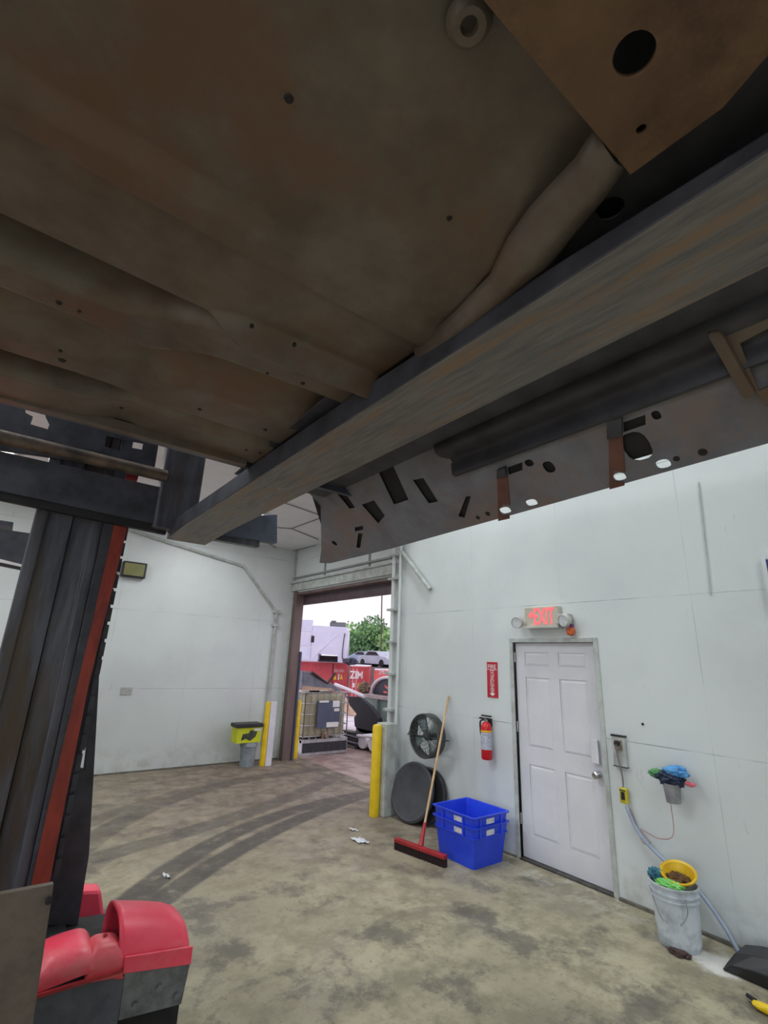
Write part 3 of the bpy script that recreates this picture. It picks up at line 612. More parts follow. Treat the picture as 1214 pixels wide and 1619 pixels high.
# ---------------------------------------------------------------- things in the shop
def bollard(x, y, h, r, mat, label, z0=0, side=None):
    t = thing('bollard', label, 'bollard', (x, y, z0))
    obj('post', spin([(0, 0), (r, 0), (r, h-.02), (r*.8, h), (0, h+.012)], (x, y, z0), (0, 0, 1), 24), mat, t, smooth=True)
    return t
b_ = bollard(4.80, 8.86, 1.0, .062, yellow, 'yellow post in the vehicle opening beside the left brown jamb')
b_ = bollard(4.02, 8.52, 1.02, .05, yellow, 'yellow post edge behind the white board at the left wall')
solo('board', B((4.05, 4.16, 8.46, 8.49, 0, 1.03)), M('white board', sr(226, 226, 236), sr(214, 214, 226), 4, .5), 'narrow white upright board covering the yellow post in the far corner', 'board', bevel=.003)
b_ = bollard(4.05, 5.34, 1.02, .06, yellow, 'yellow post with grey side at the right edge of the opening')
solo('post_cover', B((4.10, 4.28, 5.22, 5.42, 0, 1.04)), dirtm, 'grey square post cover touching the yellow bollard right of the opening', 'cover', bevel=.01)

# wall fan, oblique to the wall
fx, fy, fz, R = 4.30, 4.68, .97, .235
fan = thing('wall_fan', 'round black wall fan with pale blades left of the broom handle', 'fan', (fx, fy, fz))
ax = Vector((-1, -.05, .0)).normalized()
obj('shroud', spin([(R, -.07), (R+.012, -.06), (R+.012, .06), (R, .07), (R-.012, .06), (R-.012, -.06), (R, -.07)], (fx, fy, fz), ax, 40), fanblk, fan, smooth=True)
gb = bmesh.new(); u, w, d = frame_for(ax)
for rr in (.06, .10, .14, .18, .215):
    tube([Vector((fx, fy, fz))+d*.07+(u*math.cos(a)+w*math.sin(a))*rr for a in [2*PI*k/36 for k in range(36)]], .0022, 5, gb, closed=True)
for k in range(24):
    a = 2*PI*k/24; tube([Vector((fx, fy, fz))+d*.07+(u*math.cos(a)+w*math.sin(a))*.05, Vector((fx, fy, fz))+d*.065+(u*math.cos(a)+w*math.sin(a))*R], .0022, 5, gb)
obj('guard_wire', gb, fanblk, fan)
obj('motor', spin([(0, -.09), (.055, -.09), (.06, -.07), (.06, .0), (.04, .03), (0, .035)], (fx, fy, fz), ax, 20), fanblk, fan, smooth=True)
for k in range(4):
    a = 2*PI*k/4+.5; bm = bmesh.new(); pv = None
    for t in range(6):
        rr = .05+.165*t/5; wd = .10+.16*t/5; tw = .5-.2*t/5; r = []
        for m_ in (-1, 0, 1):
            ang = a+m_*wd/rr*.28; r.append(bm.verts.new(Vector((fx, fy, fz))+(u*math.cos(ang)+w*math.sin(ang))*rr+d*(m_*tw*.05)))
        if pv:
            for j in range(2): bm.faces.new((pv[j], pv[j+1], r[j+1], r[j]))
        pv = r
    bl = obj('blade', bm, fanbl, fan, smooth=True); s_ = bl.modifiers.new('t', 'SOLIDIFY'); s_.thickness = .004
obj('bracket', join(B((4.34, DX, 4.60, 4.76, .93, 1.01)), tube([(4.30, 5.04, .94), (4.30, 4.32, .96)], .008, 8)), fanblk, fan)
obj('bracket_pin', tube([(4.30, 4.92, .95), (4.36, 5.08, .95)], .014, 8), fanblk, fan)

# dark round lid and the second one behind it
def lid(name, c, R, tilt, label, mat, yaw=0):
    t = thing(name, label, 'lid', (c[0], c[1], 0)); ax = Vector((-math.cos(tilt), -.12, math.sin(tilt))).normalized()
    obj('disc', spin([(0, .028), (R*.50, .022), (R*.55, .026), (R*.86, .020), (R*.93, .030), (R, .016), (R, -.016), (R*.9, -.02), (0, -.02)], c, ax, 48), mat, t, smooth=True)
    return t
lid('round_lid', (4.30, 4.93, .318), .325, .27, 'large dark grey round lid leaning on the wall below the fan', lid_m)
lid('round_lid', (4.40, 4.80, .300), .30, .22, 'black round lid tucked behind the large grey one by the wall', blk)

# push broom
bh = thing('push_broom', 'push broom with pale wooden handle leaning on the wall beside blue tote', 'broom', (3.66, 4.07, 0))
A0, A1 = Vector((3.605, 4.375, .09)), Vector((3.716, 3.766, .09)); dd = (A1-A0).normalized(); nn = Vector((0, 0, 1)).cross(dd)
def obox(a, b, hw, z0, z1, bm=None):
    d_ = (Vector(b)-Vector(a)).normalized(); n_ = Vector((0, 0, 1)).cross(d_)*hw; a, b = Vector(a), Vector(b)
    P = lambda v, z: (v.x, v.y, z)
    return hexa([P(a-n_, z0), P(b-n_, z0), P(b+n_, z0), P(a+n_, z0), P(a-n_, z1), P(b-n_, z1), P(b+n_, z1), P(a+n_, z1)], bm)
obj('broom_head', obox(A0, A1, .028, .065, .10), redpl, bh, bevel=.006)
bm = bmesh.new()
for k in range(46):
    for j in range(3):
        c = A0+(A1-A0)*((k+.5)/46)+nn*(j-1)*.017; x, y = c.x+random.uniform(-.004, .004), c.y+random.uniform(-.004, .004)
        tube([(c.x, c.y, .07), (x, y, .002)], [.0075, .0105], 5, bm)
obj('bristles', bm, brist, bh)
H0, H1 = Vector((3.675, 4.075, .09)), Vector((4.49, 4.51, 1.42))
obj('socket', tube([H0, H0+(H1-H0)*.05, H0+(H1-H0)*.13], [.028, .022, .017], 14), redpl, bh, smooth=True)
obj('handle', tube([H0+(H1-H0)*.08, H1], .0125, 12), wood, bh, smooth=True)

# blue nesting totes, one sitting inside the other
def tote(z0, zt, s, label, tagrow, full):
    t = thing('storage_tote', label, 'tote', (4.09, 3.82, z0))
    bx0, bx1, by0, by1 = 3.89, 4.31, 3.585, 4.05
    tx0, tx1, ty0, ty1 = 3.845, 4.335, 3.53, 4.07
    def lerp(k): return (bx0+(tx0-bx0)*k, bx1+(tx1-bx1)*k, by0+(ty0-by0)*k, by1+(ty1-by1)*k)
    def ringz(x0, x1, y0, y1, z, rd=.03):
        out = []
        for cx, cy, a0 in ((x1-rd, y1-rd, 0), (x0+rd, y1-rd, 90), (x0+rd, y0+rd, 180), (x1-rd, y0+rd, 270)):
            for q in range(5): a = math.radians(a0+q*22.5); out.append((cx+rd*math.cos(a), cy+rd*math.sin(a), z))
        return out
    bm = bmesh.new(); lev = [(0, z0, 0), (1, zt-.012, 0), (1, zt-.012, .016), (1, zt, .018), (1, zt, -.002), (.95, zt-.03, -.005), (.02, z0+.012, -.006)]
    R_ = []
    for k, z, e in lev:
        x0, x1, y0, y1 = lerp(k); R_.append([bm.verts.new(p) for p in ringz(x0-e, x1+e, y0-e, y1+e, z)])
    for a, b in zip(R_, R_[1:]):
        for k in range(20): bm.faces.new((a[k], a[(k+1) % 20], b[(k+1) % 20], b[k]))
    bm.faces.new(R_[0][::-1]); bm.faces.new(R_[-1])
    obj('tote_body', bm, bluep, t, smooth=True)
    # ribs below the rim
    for zz in (zt-.10,):
        x0, x1, y0, y1 = lerp((zz-z0)/(zt-z0)); bm = bmesh.new(); e = .014
        a = [bm.verts.new(p) for p in ringz(x0-.001, x1+.001, y0-.001, y1+.001, zz)]; b = [bm.verts.new(p) for p in ringz(x0-e, x1+e, y0-e, y1+e, zz)]
        c = [bm.verts.new(p) for p in ringz(x0-e, x1+e, y0-e, y1+e, zz+.012)]; d_ = [bm.verts.new(p) for p in ringz(x0-.001, x1+.001, y0-.001, y1+.001, zz+.012)]
        for p_, q_ in ((a, b), (b, c), (c, d_)):
            for k in range(20): bm.faces.new((p_[k], p_[(k+1) % 20], q_[(k+1) % 20], q_[k]))
        obj('tote_rib', bm, bluep, t)
    rx0, rx1, ry0, ry1 = lerp(.9)
    for bx_ in ((rx0-.012, rx0+.004, 3.66, 3.68, zt-.10, zt), (rx0-.012, rx0+.004, 3.93, 3.95, zt-.10, zt), (3.92, 3.94, ry0-.012, ry0+.004, zt-.10, zt), (4.22, 4.24, ry0-.012, ry0+.004, zt-.10, zt)): obj('tote_rib', B(bx_), bluep, t)
    for zz in tagrow:
        k_ = (zz-z0)/(zt-z0); x0, x1, y0, y1 = lerp(k_)
        obj('paper_tag', B((x0-.007, x0-.002, 3.67, 3.79, zz-.02, zz+.025)), tagw, t)
        obj('paper_tag', B((4.02, 4.13, y0-.007, y0-.002, zz-.02, zz+.025)), tagw, t)
    return t
tote(0.0, .355, 0, 'lower blue plastic tote standing on the floor by the door', (.29,), True)
tote(.10, .44, 0, 'upper blue plastic tote nested in the lower one by the door', (.385,), False)

# fire extinguisher and its sign
ex = thing('fire_extinguisher', 'red fire extinguisher hanging on the wall left of the door', 'fire extinguisher', (4.43, 3.87, .83))
obj('cylinder', spin([(0, 0), (.05, 0), (.058, .012), (.058, .31), (.048, .35), (.024, .375), (0, .378)], (4.43, 3.87, .835), (0, 0, 1), 28), exred, ex, smooth=True)
obj('label_band', spin([(.0595, .10), (.0595, .27)], (4.43, 3.87, .835), (0, 0, 1), 28), exlabel, ex, smooth=True)
obj('valve', tube([(4.43, 3.87, 1.20), (4.43, 3.87, 1.25)], .018, 12), chrome, ex)
obj('yellow_band', spin([(.0596, .275), (.0596, .29)], (4.43, 3.87, .835), (0, 0, 1), 28), yellow, ex)
obj('lever', B((4.415, 4.445, 3.83, 3.96, 1.235, 1.25), (4.415, 4.445, 3.80, 3.93, 1.262, 1.277)), blk, ex, bevel=.003)
obj('hose', tube(smoothpts([(4.43, 3.885, 1.23), (4.42, 3.94, 1.21), (4.42, 3.945, 1.13), (4.42, 3.935, 1.07)]), .010, 8), blk, ex, smooth=True)
obj('wall_hook', B((4.48, DX, 3.85, 3.89, 1.16, 1.24)), blk, ex)
sg = thing('extinguisher_sign', 'tall red sign with white lettering above the fire extinguisher', 'sign', (4.505, 3.82, 1.64))
obj('sign_board', B((4.503, DX, 3.755, 3.905, 1.46, 1.84)), signred, sg)
NY = (0, -1, 0); ZU = (0, 0, 1)
obj('lettering', text_bm('FIRE', .06, (4.5015, 3.83, 1.79), NY, ZU, .001, (.115, .045)), signw, sg)
obj('lettering', text_bm('EXTINGUISHER', .05, (4.5015, 3.83, 1.635), (0, 0, -1), NY, .001, (.235, .052)), signw, sg)
obj('arrow', pyz([(3.83, 1.475), (3.87, 1.505), (3.845, 1.505), (3.845, 1.515), (3.815, 1.515), (3.815, 1.505), (3.79, 1.505)], 4.500, 4.5025), signw, sg)
obj('sign_border', B((4.502, 4.5028, 3.76, 3.9, 1.755, 1.760)), signw, sg)

# lit exit sign with two lamp heads
es = thing('exit_sign', 'lit red exit sign with two emergency lamp heads above the door', 'exit sign', (4.46, 3.08, 2.26))
obj('housing', B((4.43, DX, 2.90, 3.30, 2.20, 2.415)), exitbody, es, bevel=.008)
obj('base_tray', B((4.40, DX, 2.88, 3.29, 2.19, 2.215)), lamphd, es, bevel=.004)
obj('exit_lettering', text_bm('EXIT', .18, (4.428, 3.06, 2.315), NY, ZU, .004, (.24, .165), .001), exitlit, es)
obj('exit_arrow', pyz([(3.245, 2.33), (3.215, 2.37), (3.215, 2.345), (3.185, 2.345), (3.185, 2.315), (3.215, 2.315), (3.215, 2.29)], 4.425, 4.430), exitlit, es)
for y, r in ((3.37, .062), (2.80, .062)):
    h_ = obj('lamp_head', spin([(0, -.05), (.04, -.05), (r, -.01), (r, .03), (r*.9, .035)], (4.40, y, 2.26), (-1, -.25 if y > 3 else .15, -.15), 24), lamphd, es, smooth=True)
    obj('lamp_lens', spin([(0, .026), (r*.9, .030)], (4.40, y, 2.26), (-1, -.25 if y > 3 else .15, -.15), 24), lens, h_)
obj('arm', B((4.42, 4.46, 2.84, 2.92, 2.23, 2.27), (4.42, 4.46, 3.28, 3.36, 2.23, 2.27), (4.42, DX, 2.78, 2.90, 2.27, 2.33)), lamphd, es, bevel=.005)
oc = thing('orange_alarm', 'small orange and purple alarm unit hanging under the right lamp head', 'alarm', (4.46, 2.78, 2.13))
obj('body', spin([(0, 0), (.035, .01), (.045, .04), (.04, .075), (0, .085)], (4.47, 2.79, 2.115), (0, 0, 1), 16), orange, oc, smooth=True)
obj('strap', B((4.47, DX, 2.775, 2.80, 2.19, 2.23)), M('purple strap', sr(120, 70, 130), sr(100, 60, 110), 5, .5), oc)

# outlet, plug, hanging switch and cords right of the door
ou = thing('outlet_box', 'open metal outlet box with plugs on the wall right of the door', 'outlet', (4.49, 2.43, 1.15))
c0, c1 = (2.472,1.258), (2.357,1.015)
obj('cover', B((4.48, DX, c1[0], c0[0], c1[1], c0[1])), dirtm, ou, bevel=.004)
obj('cover_lip', B((4.475, DX, c1[0]-.006, c0[0]+.006, c0[1]-.006, c0[1]+.008)), blk, ou)
obj('cover_lip', B((4.475, DX, c1[0]-.004, c0[0]+.004, c1[1]-.004, c1[1]+.002)), blk, ou)
my = (c0[0]+c1[0])/2
obj('socket_plate', B((4.476, 4.482, my-.035, my+.035, 1.145, 1.225)), M('socket brown', sr(150, 132, 122), sr(90, 80, 78), 60, .5), ou)
obj('plug', tube([(4.48, my, 1.20), (4.44, my, 1.20)], .02, 12), blk, ou)
obj('plug', tube([(4.48, my+.005, 1.165), (4.45, my+.005, 1.160)], .017, 12), M('plug beige', sr(170, 150, 140), sr(120, 100, 90), 30, .5), ou)
sb = thing('inline_switch', 'yellow inline switch box hanging on its cord below the outlet', 'switch', (4.47, 2.43, .80))
s0 = (2.403,0.796)
obj('case', B((4.455, 4.495, s0[0]-.035, s0[0]+.032, s0[1]-.06, s0[1]+.06)), tester, sb, bevel=.01)
obj('button', B((4.448, 4.456, s0[0]-.016, s0[0]+.014, s0[1]-.03, s0[1]+.03)), blk, sb, bevel=.003)
obj('button', B((4.450, 4.456, s0[0]-.025, s0[0]+.025, s0[1]+.038, s0[1]+.046)), blk, sb)
def wpts(*ps): return smoothpts(ps)
solo('power_cord', tube(smoothpts([(4.44, my, 1.19), (4.455, my, 1.08), (4.475, s0[0], .95), (4.475, s0[0], .86)]), .007, 8), M('grey cord', sr(130, 126, 134), sr(110, 106, 112), 8, .5), 'short grey cord from the outlet down to the yellow switch', 'cord', smooth=True)
def P3(X, yzp): return (X, yzp[0], yzp[1])
solo('extension_cord', tube(smoothpts([P3(4.47, (2.390,0.718)), P3(4.47, (2.295,0.535)), P3(4.47, (2.082,0.378)), P3(4.47, (1.897,0.274)), P3(4.46, (1.754,0.117)), P3(4.44, (1.676,0.007)), (4.40, 1.60, .02), (4.36, 1.5, .012)]), .0135, 10), cordb, 'thick grey blue cord running down the wall to the floor corner', 'cord', smooth=True)
solo('charger_wire', tube(smoothpts([P3(4.49, (2.369,0.706)), P3(4.49, (2.317,0.562)), P3(4.48, (2.286,0.482)), P3(4.48, (2.224,0.494)), P3(4.48, (2.296,0.569)), P3(4.47, (2.241,0.567)), P3(4.47, (2.145,0.548)), P3(4.47, (2.035,0.603)), P3(4.47, (2.026,0.823)), P3(4.45, (2.027,0.936))]), .0028, 6), cordr, 'thin reddish wire looping on the wall below the rag holder', 'wire', smooth=True)
solo('wall_stud', spin([(0, 0), (.012, 0), (.008, .01), (0, .012)], P3(DX, (2.198,1.378)), (-1, 0, 0), 12), blk, 'small dark screw head on the wall above the rag holder', 'screw')
c_ = Vector(P3(4.42, (1.979,0.918)))
rh_ = thing('wall_cup', 'grey wall cup holding rags and gloves right of the outlet', 'holder', tuple(c_))
obj('cup', spin([(0, -.075), (.05, -.075), (.062, .06), (.057, .06), (.046, -.065), (0, -.065)], c_, (0, 0, 1), 24), M('grey cup', sr(150, 152, 156), sr(120, 122, 128), 10, .45), rh_, smooth=True)
obj('mount', B((4.47, DX, c_.y-.03, c_.y+.03, c_.z-.03, c_.z+.05)), dirtm, rh_)
solo('rag', blob(c_+Vector((-.02, -.055, .155)), .075, (.7, 1.1, .55), .35, 3, 4, 2.2), ragbl, 'light blue crumpled glove on top of the wall cup', 'rag', smooth=True)
solo('rag', blob(c_+Vector((-.01, .0, .10)), .085, (.75, 1.25, .62), .4, 4, 4, 2.5), ragdk, 'dark navy crumpled cloth in the middle of the wall cup', 'rag', smooth=True)
solo('rag', blob(c_+Vector((-.02, .10, .115)), .05, (.8, 1.1, .6), .4, 5, 4, 3), raggr, 'green crumpled glove at the left of the wall cup', 'rag', smooth=True)
solo('rag', blob(c_+Vector((-.03, -.15, .085)), .035, (.5, 1.1, .5), .3, 6, 3, 3), ragpk, 'small pink cloth tip sticking out right of the wall cup', 'rag', smooth=True)

# bucket with funnel and rags
bx, by = 4.20, 1.95
bu = thing('bucket', 'white plastic bucket on the floor below the rag holder', 'bucket', (bx, by, 0))
obj('pail', spin([(0, .004), (.125, .004), (.128, 0), (.132, .01), (.145, .285), (.156, .287), (.156, .296), (.147, .298), (.148, .318), (.158, .320), (.158, .328), (.149, .330), (.151, .362), (.160, .364), (.160, .375), (.150, .375), (.135, .03), (0, .02)], (bx, by, 0), (0, 0, 1), 40), bucketm, bu, smooth=True)
ub = bmesh.new(); vs = []
for k in range(9):
    a = PI*.80+k*.12; vs.append([ub.verts.new((bx+r_*math.cos(a), by+r_*math.sin(a), z_)) for r_, z_ in ((.1365, .08), (.1445, .26))])
for a, b in zip(vs, vs[1:]): ub.faces.new((a[0], b[0], b[1], a[1]))
obj('label_patch', ub, bucklab, bu)
obj('bail', tube(smoothpts([(bx-.11, by-.12, .33), (bx-.13, by-.13, .25), (bx-.12, by-.06, .16), (bx-.135, by+.04, .17), (bx-.09, by+.13, .33)]), .003, 6), chrome, bu, smooth=True)
fu = thing('funnel', 'yellow funnel lying tilted in the white bucket', 'funnel', (bx+.03, by-.02, .4)); fax = Vector((-.35, -.1, .9)).normalized()
obj('cone', spin([(.018, -.16), (.02, -.08), (.105, .03), (.118, .035), (.118, .045), (.10, .04), (.085, .012), (.015, -.075)], (bx+.035, by-.03, .40), fax, 32), funnel, fu, smooth=True)
solo('debris', blob((bx+.02, by-.03, .395), .07, (1, 1, .5), .35, 8, 4), dirtb, 'brown oily debris inside the yellow funnel', 'debris', smooth=True)
solo('rag', blob((bx-.075, by-.01, .37), .075, (.7, 1.2, .45), .35, 9, 4), raglm, 'lime green glove hanging at the front of the white bucket', 'rag', smooth=True)
solo('rag', blob((bx-.04, by+.095, .395), .055, (.8, 1.0, .75), .35, 10, 4), M('teal cloth', sr(60, 130, 140), sr(40, 80, 110), 14, .8), 'teal crumpled glove at the left rim of the white bucket', 'rag', smooth=True)
solo('dirt_clump', blob((4.06, 1.90, .012), .05, (.8, 1.3, .3), .5, 12, 4), M('dark reddish dirt', sr(84, 62, 60), sr(60, 46, 46), 30, .9), 'dark dirt clump at the foot of the white bucket', 'dirt')

# black mat or boot in the corner and yellow tool on the floor
bm = bmesh.new(); pv = None
for k, (y, h) in enumerate(((1.66, .02), (1.60, .10), (1.5, .13), (1.3, .16), (1.1, .14), (1.02, .03))):
    r = [bm.verts.new(p) for p in ((4.12, y, 0), (4.10, y, h*.55), (4.17, y, h), (4.36, y, h), (4.40, y, h*.6), (4.40, y, 0))]
    if pv:
        for j in range(6): bm.faces.new((pv[j], pv[(j+1) % 6], r[(j+1) % 6], r[j]))
    else: bm.faces.new(r)
    pv = r
bm.faces.new(pv[::-1])
solo('tool_bag', bm, blk, 'dark grey bag on the floor against the wall right of the bucket', 'bag', bevel=.02)
yt = thing('yellow_tool', 'yellow handled tool lying on the floor in the bottom right corner', 'tool', (3.84, 1.36, 0))
obj('grip', blob((3.85, 1.36, .025), .05, (.55, 1.3, .45), .15, 13, 3), yellow, yt, smooth=True)
obj('tip', tube([(3.87, 1.41, .03), (3.90, 1.46, .025)], .012, 8), blk, yt)
# paper scraps
def scrap(x, y, s, lab, k):
    bm = bmesh.new(); n = 6; g_ = []
    for i in range(n+1):
        g_.append([bm.verts.new((x+(i/n-.5)*s*(.5+.3*math.sin(k+i)), y+(j/n-.5)*s*1.2+.03*math.sin(i), .004+.014*abs(math.sin(i*1.1+k)*math.cos(j*.9)))) for j in range(n+1)])
    for i in range(n):
        for j in range(n): bm.faces.new((g_[i][j], g_[i+1][j], g_[i+1][j+1], g_[i][j+1]))
    o = solo('paper_scrap', bm, paper, lab, 'paper', smooth=True); s2 = o.modifiers.new('t', 'SOLIDIFY'); s2.thickness = .0015
scrap(*(3.418,4.731), .15, 'larger white paper scrap on the floor left of the broom', 1)
scrap(*(3.546,5.037), .07, 'smaller white paper scrap just beyond the larger one', 2)
scrap(*(1.531,4.890), .07, 'pale paper scrap on the tyre tracks by the red hood', 3)

# left wall things
fl_ = thing('flood_light', 'square olive flood light with black frame on the left wall', 'light', (1.55, LY-.05, 3.1))
c0, c1 = (1.360,3.230), (1.729,2.933)
obj('frame', B((c0[0], c1[0], 8.84, LY, c1[1]+.02, c0[1]-.02)), blk, fl_, bevel=.015)
obj('glass', B((c0[0]+.03, c1[0]-.035, 8.832, 8.842, c1[1]+.05, c0[1]-.05)), olivel, fl_)
op = thing('wall_plate', 'blank switch plate low on the left wall', 'switch plate', (1.78, LY, 1.18))
obj('plate', B(((1.691,1.240)[0], (1.856,1.239)[0], LY-.012, LY, 1.13, 1.24)), M('plate grey', sr(180, 184, 184), sr(160, 164, 164), 30, .5), op, bevel=.003)
cx0, cx1 = (3.431,0.615), (3.925,0.593)
yb = thing('yellow_box', 'yellow printed box with black top balanced on a pail by the left wall', 'box', (3.85, 8.68, .33))
obj('carton', B((3.50, 3.93, 8.50, 8.74, .38, .62)), yellowbox, yb)
obj('black_tray', B((3.47, 3.95, 8.47, 8.76, .62, .68)), blk, yb, bevel=.01)
obj('printed_shape', pxz([(3.58, .42), (3.66, .45), (3.74, .41), (3.83, .47), (3.86, .55), (3.74, .58), (3.70, .53), (3.60, .52)], 8.495, 8.499), M('print dark', sr(70, 80, 60), sr(40, 44, 40), 12, .5), yb)
obj('printed_shape', B((3.80, 3.92, 8.494, 8.498, .56, .60)), signw, yb)
pg = thing('pail', 'grey translucent pail under the yellow box', 'pail', (3.78, 8.62, 0))
obj('body', spin([(0, 0), (.12, 0), (.135, .30), (.15, .31), (.15, .33), (.14, .375), (0, .38)], (3.78, 8.62, 0), (0, 0, 1), 28), bucketg, pg, smooth=True)
# blue window edge on the right wall
struct('window_1', B((DX-.02, DX+.01, .70, 1.13, 2.35, 2.66)), windowbl)
struct('trim_8', B((DX-.03, DX, 1.125, 1.15, 2.33, 2.68), (DX-.03, DX, .70, 1.15, 2.32, 2.35)), white)
# plywood seam up the right wall, modelled as a thin tube
solo('wall_seam', tube([P3(4.505, (1.492,3.392)), P3(4.505, (1.531,2.418))], .004, 6), dirtm, 'thin vertical plywood seam high on the wall right of the exit sign', 'wire')
# ---------------------------------------------------------------- the yard
CX = 22.0
contred = M('container red', sr(212, 98, 104), sr(198, 84, 92), 1.2, .55)
contred2 = M('container brick red', sr(200, 86, 90), sr(184, 74, 80), 1.2, .55)
contor = M('container coral red', sr(230, 114, 110), sr(220, 102, 100), 1.2, .55)
whitebr = M('weathered white roof', sr(238, 234, 244), sr(220, 216, 226), 2, .5)
wtruck = M('white truck body', sr(222, 224, 244), sr(210, 212, 236), 1, .4)
dkgap = M('dark opening', sr(60, 44, 52), sr(36, 28, 34), 3, .7)
def corr(y0, y1, z0, z1, X, depth, mat, name, parent, per=.28):
    bm = bmesh.new(); n = int((y1-y0)/per); pts = []
    for k in range(n):
        a = y0+(y1-y0)*k/n; w_ = (y1-y0)/n
        pts += [(X, a), (X, a+w_*.35), (X+.04, a+w_*.5), (X+.04, a+w_*.85)]
    pts.append((X, y1)); lo_ = [bm.verts.new((x, y, z0)) for x, y in pts]; hi_ = [bm.verts.new((x, y, z1)) for x, y in pts]
    for k in range(len(pts)-1): bm.faces.new((lo_[k], lo_[k+1], hi_[k+1], hi_[k]))
    abox(bm, X+.05, X+depth, y0, y1, z0, z1)
    return obj(name, bm, mat, parent)
def container(yA, yB, zt, X, mat, label, door=None, rim=True, depth=2.4):
    t = thing('shipping_container', label, 'shipping container', (X, (yA+yB)/2, -1.3)); z0 = -1.3
    corr(yA+.08, yB-.08, z0+.12, zt-.1, X, depth, mat, 'corrugated_side', t)
    obj('frame', B((X-.02, X+.12, yA, yA+.1, z0, zt), (X-.02, X+.12, yB-.1, yB, z0, zt), (X-.02, X+.1, yA, yB, zt-.12, zt), (X-.02, X+.1, yA, yB, z0, z0+.14)), mat, t)
    obj('roof', B((X-.03, X+depth, yA, yB, zt, zt+.05)), whitebr, t)
    return t
YA, YA2 = (32.948,1.347)[0], (41.473,1.360)[0]
c1_ = container(YA, YA2+1.5, 1.36, CX, contred, 'long corrugated red container in the yard carrying the white body')
obj('marking', text_bm('ZCSU 251850 0', .34, (CX-.03, (34.240,0.731)[0], (34.240,0.731)[1]), NY, ZU, .01, (1.6, .2)), signw, c1_)
obj('marking', text_bm('22G1', .2, (CX-.03, (34.212,0.494)[0], (34.212,0.494)[1]-.1), NY, ZU, .01, (.4, .16)), signw, c1_)
for px, py in ((0, 0),):
    for yy, zz in (((34.830,0.177)), ((33.813,0.230))):
        obj('warning_sign', pyz([(yy-.26, zz-.18), (yy+.26, zz-.18), (yy, zz+.26)], CX-.04, CX-.025), yellow, c1_)
    yy, zz = (34.270,0.206); obj('placard', B((CX-.035, CX-.025, yy-.1, yy+.1, zz-.22, zz+.22)), signw, c1_)
obj('gap_line', B((CX-.04, CX-.02, (35.292,0.785)[0]-.06, (35.292,0.785)[0]+.06, -1.0, 1.3)), dkgap, c1_)
# container with its door end toward the shop
XB = 21.0
yb0, yb1 = (28.805,1.239)[0], (31.343,1.149)[0]
c2_ = thing('shipping_container', 'brick red container with door end and ZIM lettering behind the dumpster', 'shipping container', (XB, (yb0+yb1)/2, -1.3))
obj('body', B((XB+.05, XB+5.9, yb0, yb1, -1.3, 1.22)), contred2, c2_)
obj('end_frame', B((XB, XB+.12, yb0, yb0+.12, -1.3, 1.25), (XB, XB+.12, yb1-.12, yb1, -1.3, 1.25), (XB, XB+.12, yb0, yb1, 1.12, 1.25), (XB, XB+.12, yb0, yb1, -1.3, -1.15)), contred2, c2_)
obj('roof', B((XB-.02, XB+5.9, yb0-.02, yb1+.02, 1.25, 1.31)), whitebr, c2_)
ym = (yb0+yb1)/2
for s_ in (0, 1):
    a, b = (ym+.02, yb1-.14) if s_ else (yb0+.14, ym-.02)
    dr = obj('container_door', B((XB+.02, XB+.06, a, b, -1.1, 1.1)), contred2, c2_)
    for q in (.3, .75): obj('lock_rod', tube([(XB, a+(b-a)*q, -1.1), (XB, a+(b-a)*q, 1.1)], .035, 8), whitebr if s_ else contred2, dr)
zz = (30.309,0.665)
obj('zim_lettering', text_bm('ZIM', .7, (XB-.01, (ym+.02+yb1-.14)/2-.15, zz[1]), NY, ZU, .02, (1.75, .52), .018), signw, c2_)
obj('placard', B((XB-.01, XB+.0, zz[0]+.3, zz[0]+.65, zz[1]-.85, zz[1]-.55)), signw, c2_)
obj('warning_sign', pyz([(zz[0]-.4, zz[1]-.85), (zz[0], zz[1]-.85), (zz[0]-.2, zz[1]-.5)], XB-.015, XB-.005), yellow, c2_)
c3_ = container((22.621,1.286)[0], (29.334,1.188)[0], 1.12, 21.5, contor, 'coral red corrugated container at the right edge of the yard view')
obj('marking', text_bm('ZIMU 2756 65', .4, (21.46, (27.770,0.996)[0], (27.770,0.996)[1]), NY, ZU, .01, (2.0, .26)), signw, c3_)

def reface(root, ang, k):
    m = Matrix.Rotation(ang, 4, 'Z') @ Matrix.Diagonal((1, k, 1, 1)); done = set(); todo = [o for o in bpy.data.objects if o.parent == root]
    while todo:
        o = todo.pop(); todo += [c for c in bpy.data.objects if c.parent == o]
        if o.data and o.data.name not in done: o.data.transform(m); done.add(o.data.name)
for r_ in (c1_, c2_, c3_): reface(r_, math.radians(52), .53)
# white vehicle body standing on the long container
XT = 22.3
def yzp(*p): return p
body = thing('utility_truck', 'tall white box body of a truck behind the long red container', 'truck body', (XT, (36.402,1.754)[0], 1.41))
wy0, wy1, wy2 = (33.719,1.812)[0], (39.383,1.690)[0], (43.096,1.611)[0]
wz0, wz1 = 1.412, (36.857,4.354)[1]
obj('box', pyz([(wy0, wz0), (35.086,1.486)[:1]+(wz0,), (35.146,1.980), (38.221,2.031), (38.257,1.557)[:1]+(wz0,), (wy1, wz0), (wy1, wz1), (wy0+.3, wz1-.05), (wy0, wz1-.4)], XT, XT+2.1), wtruck, body, bevel=.04)
obj('side_compartments', B((XT+.25, XT+2.1, wy1, wy2, wz0, wz1-.05)), whitebr, body, bevel=.04)
for k in range(3): obj('compartment_door', B((XT+.2, XT+.26, wy1+.15, wy2-.1, wz0+.1+k*1.15, wz0+1.1+k*1.15)), wtruck, body, bevel=.02)
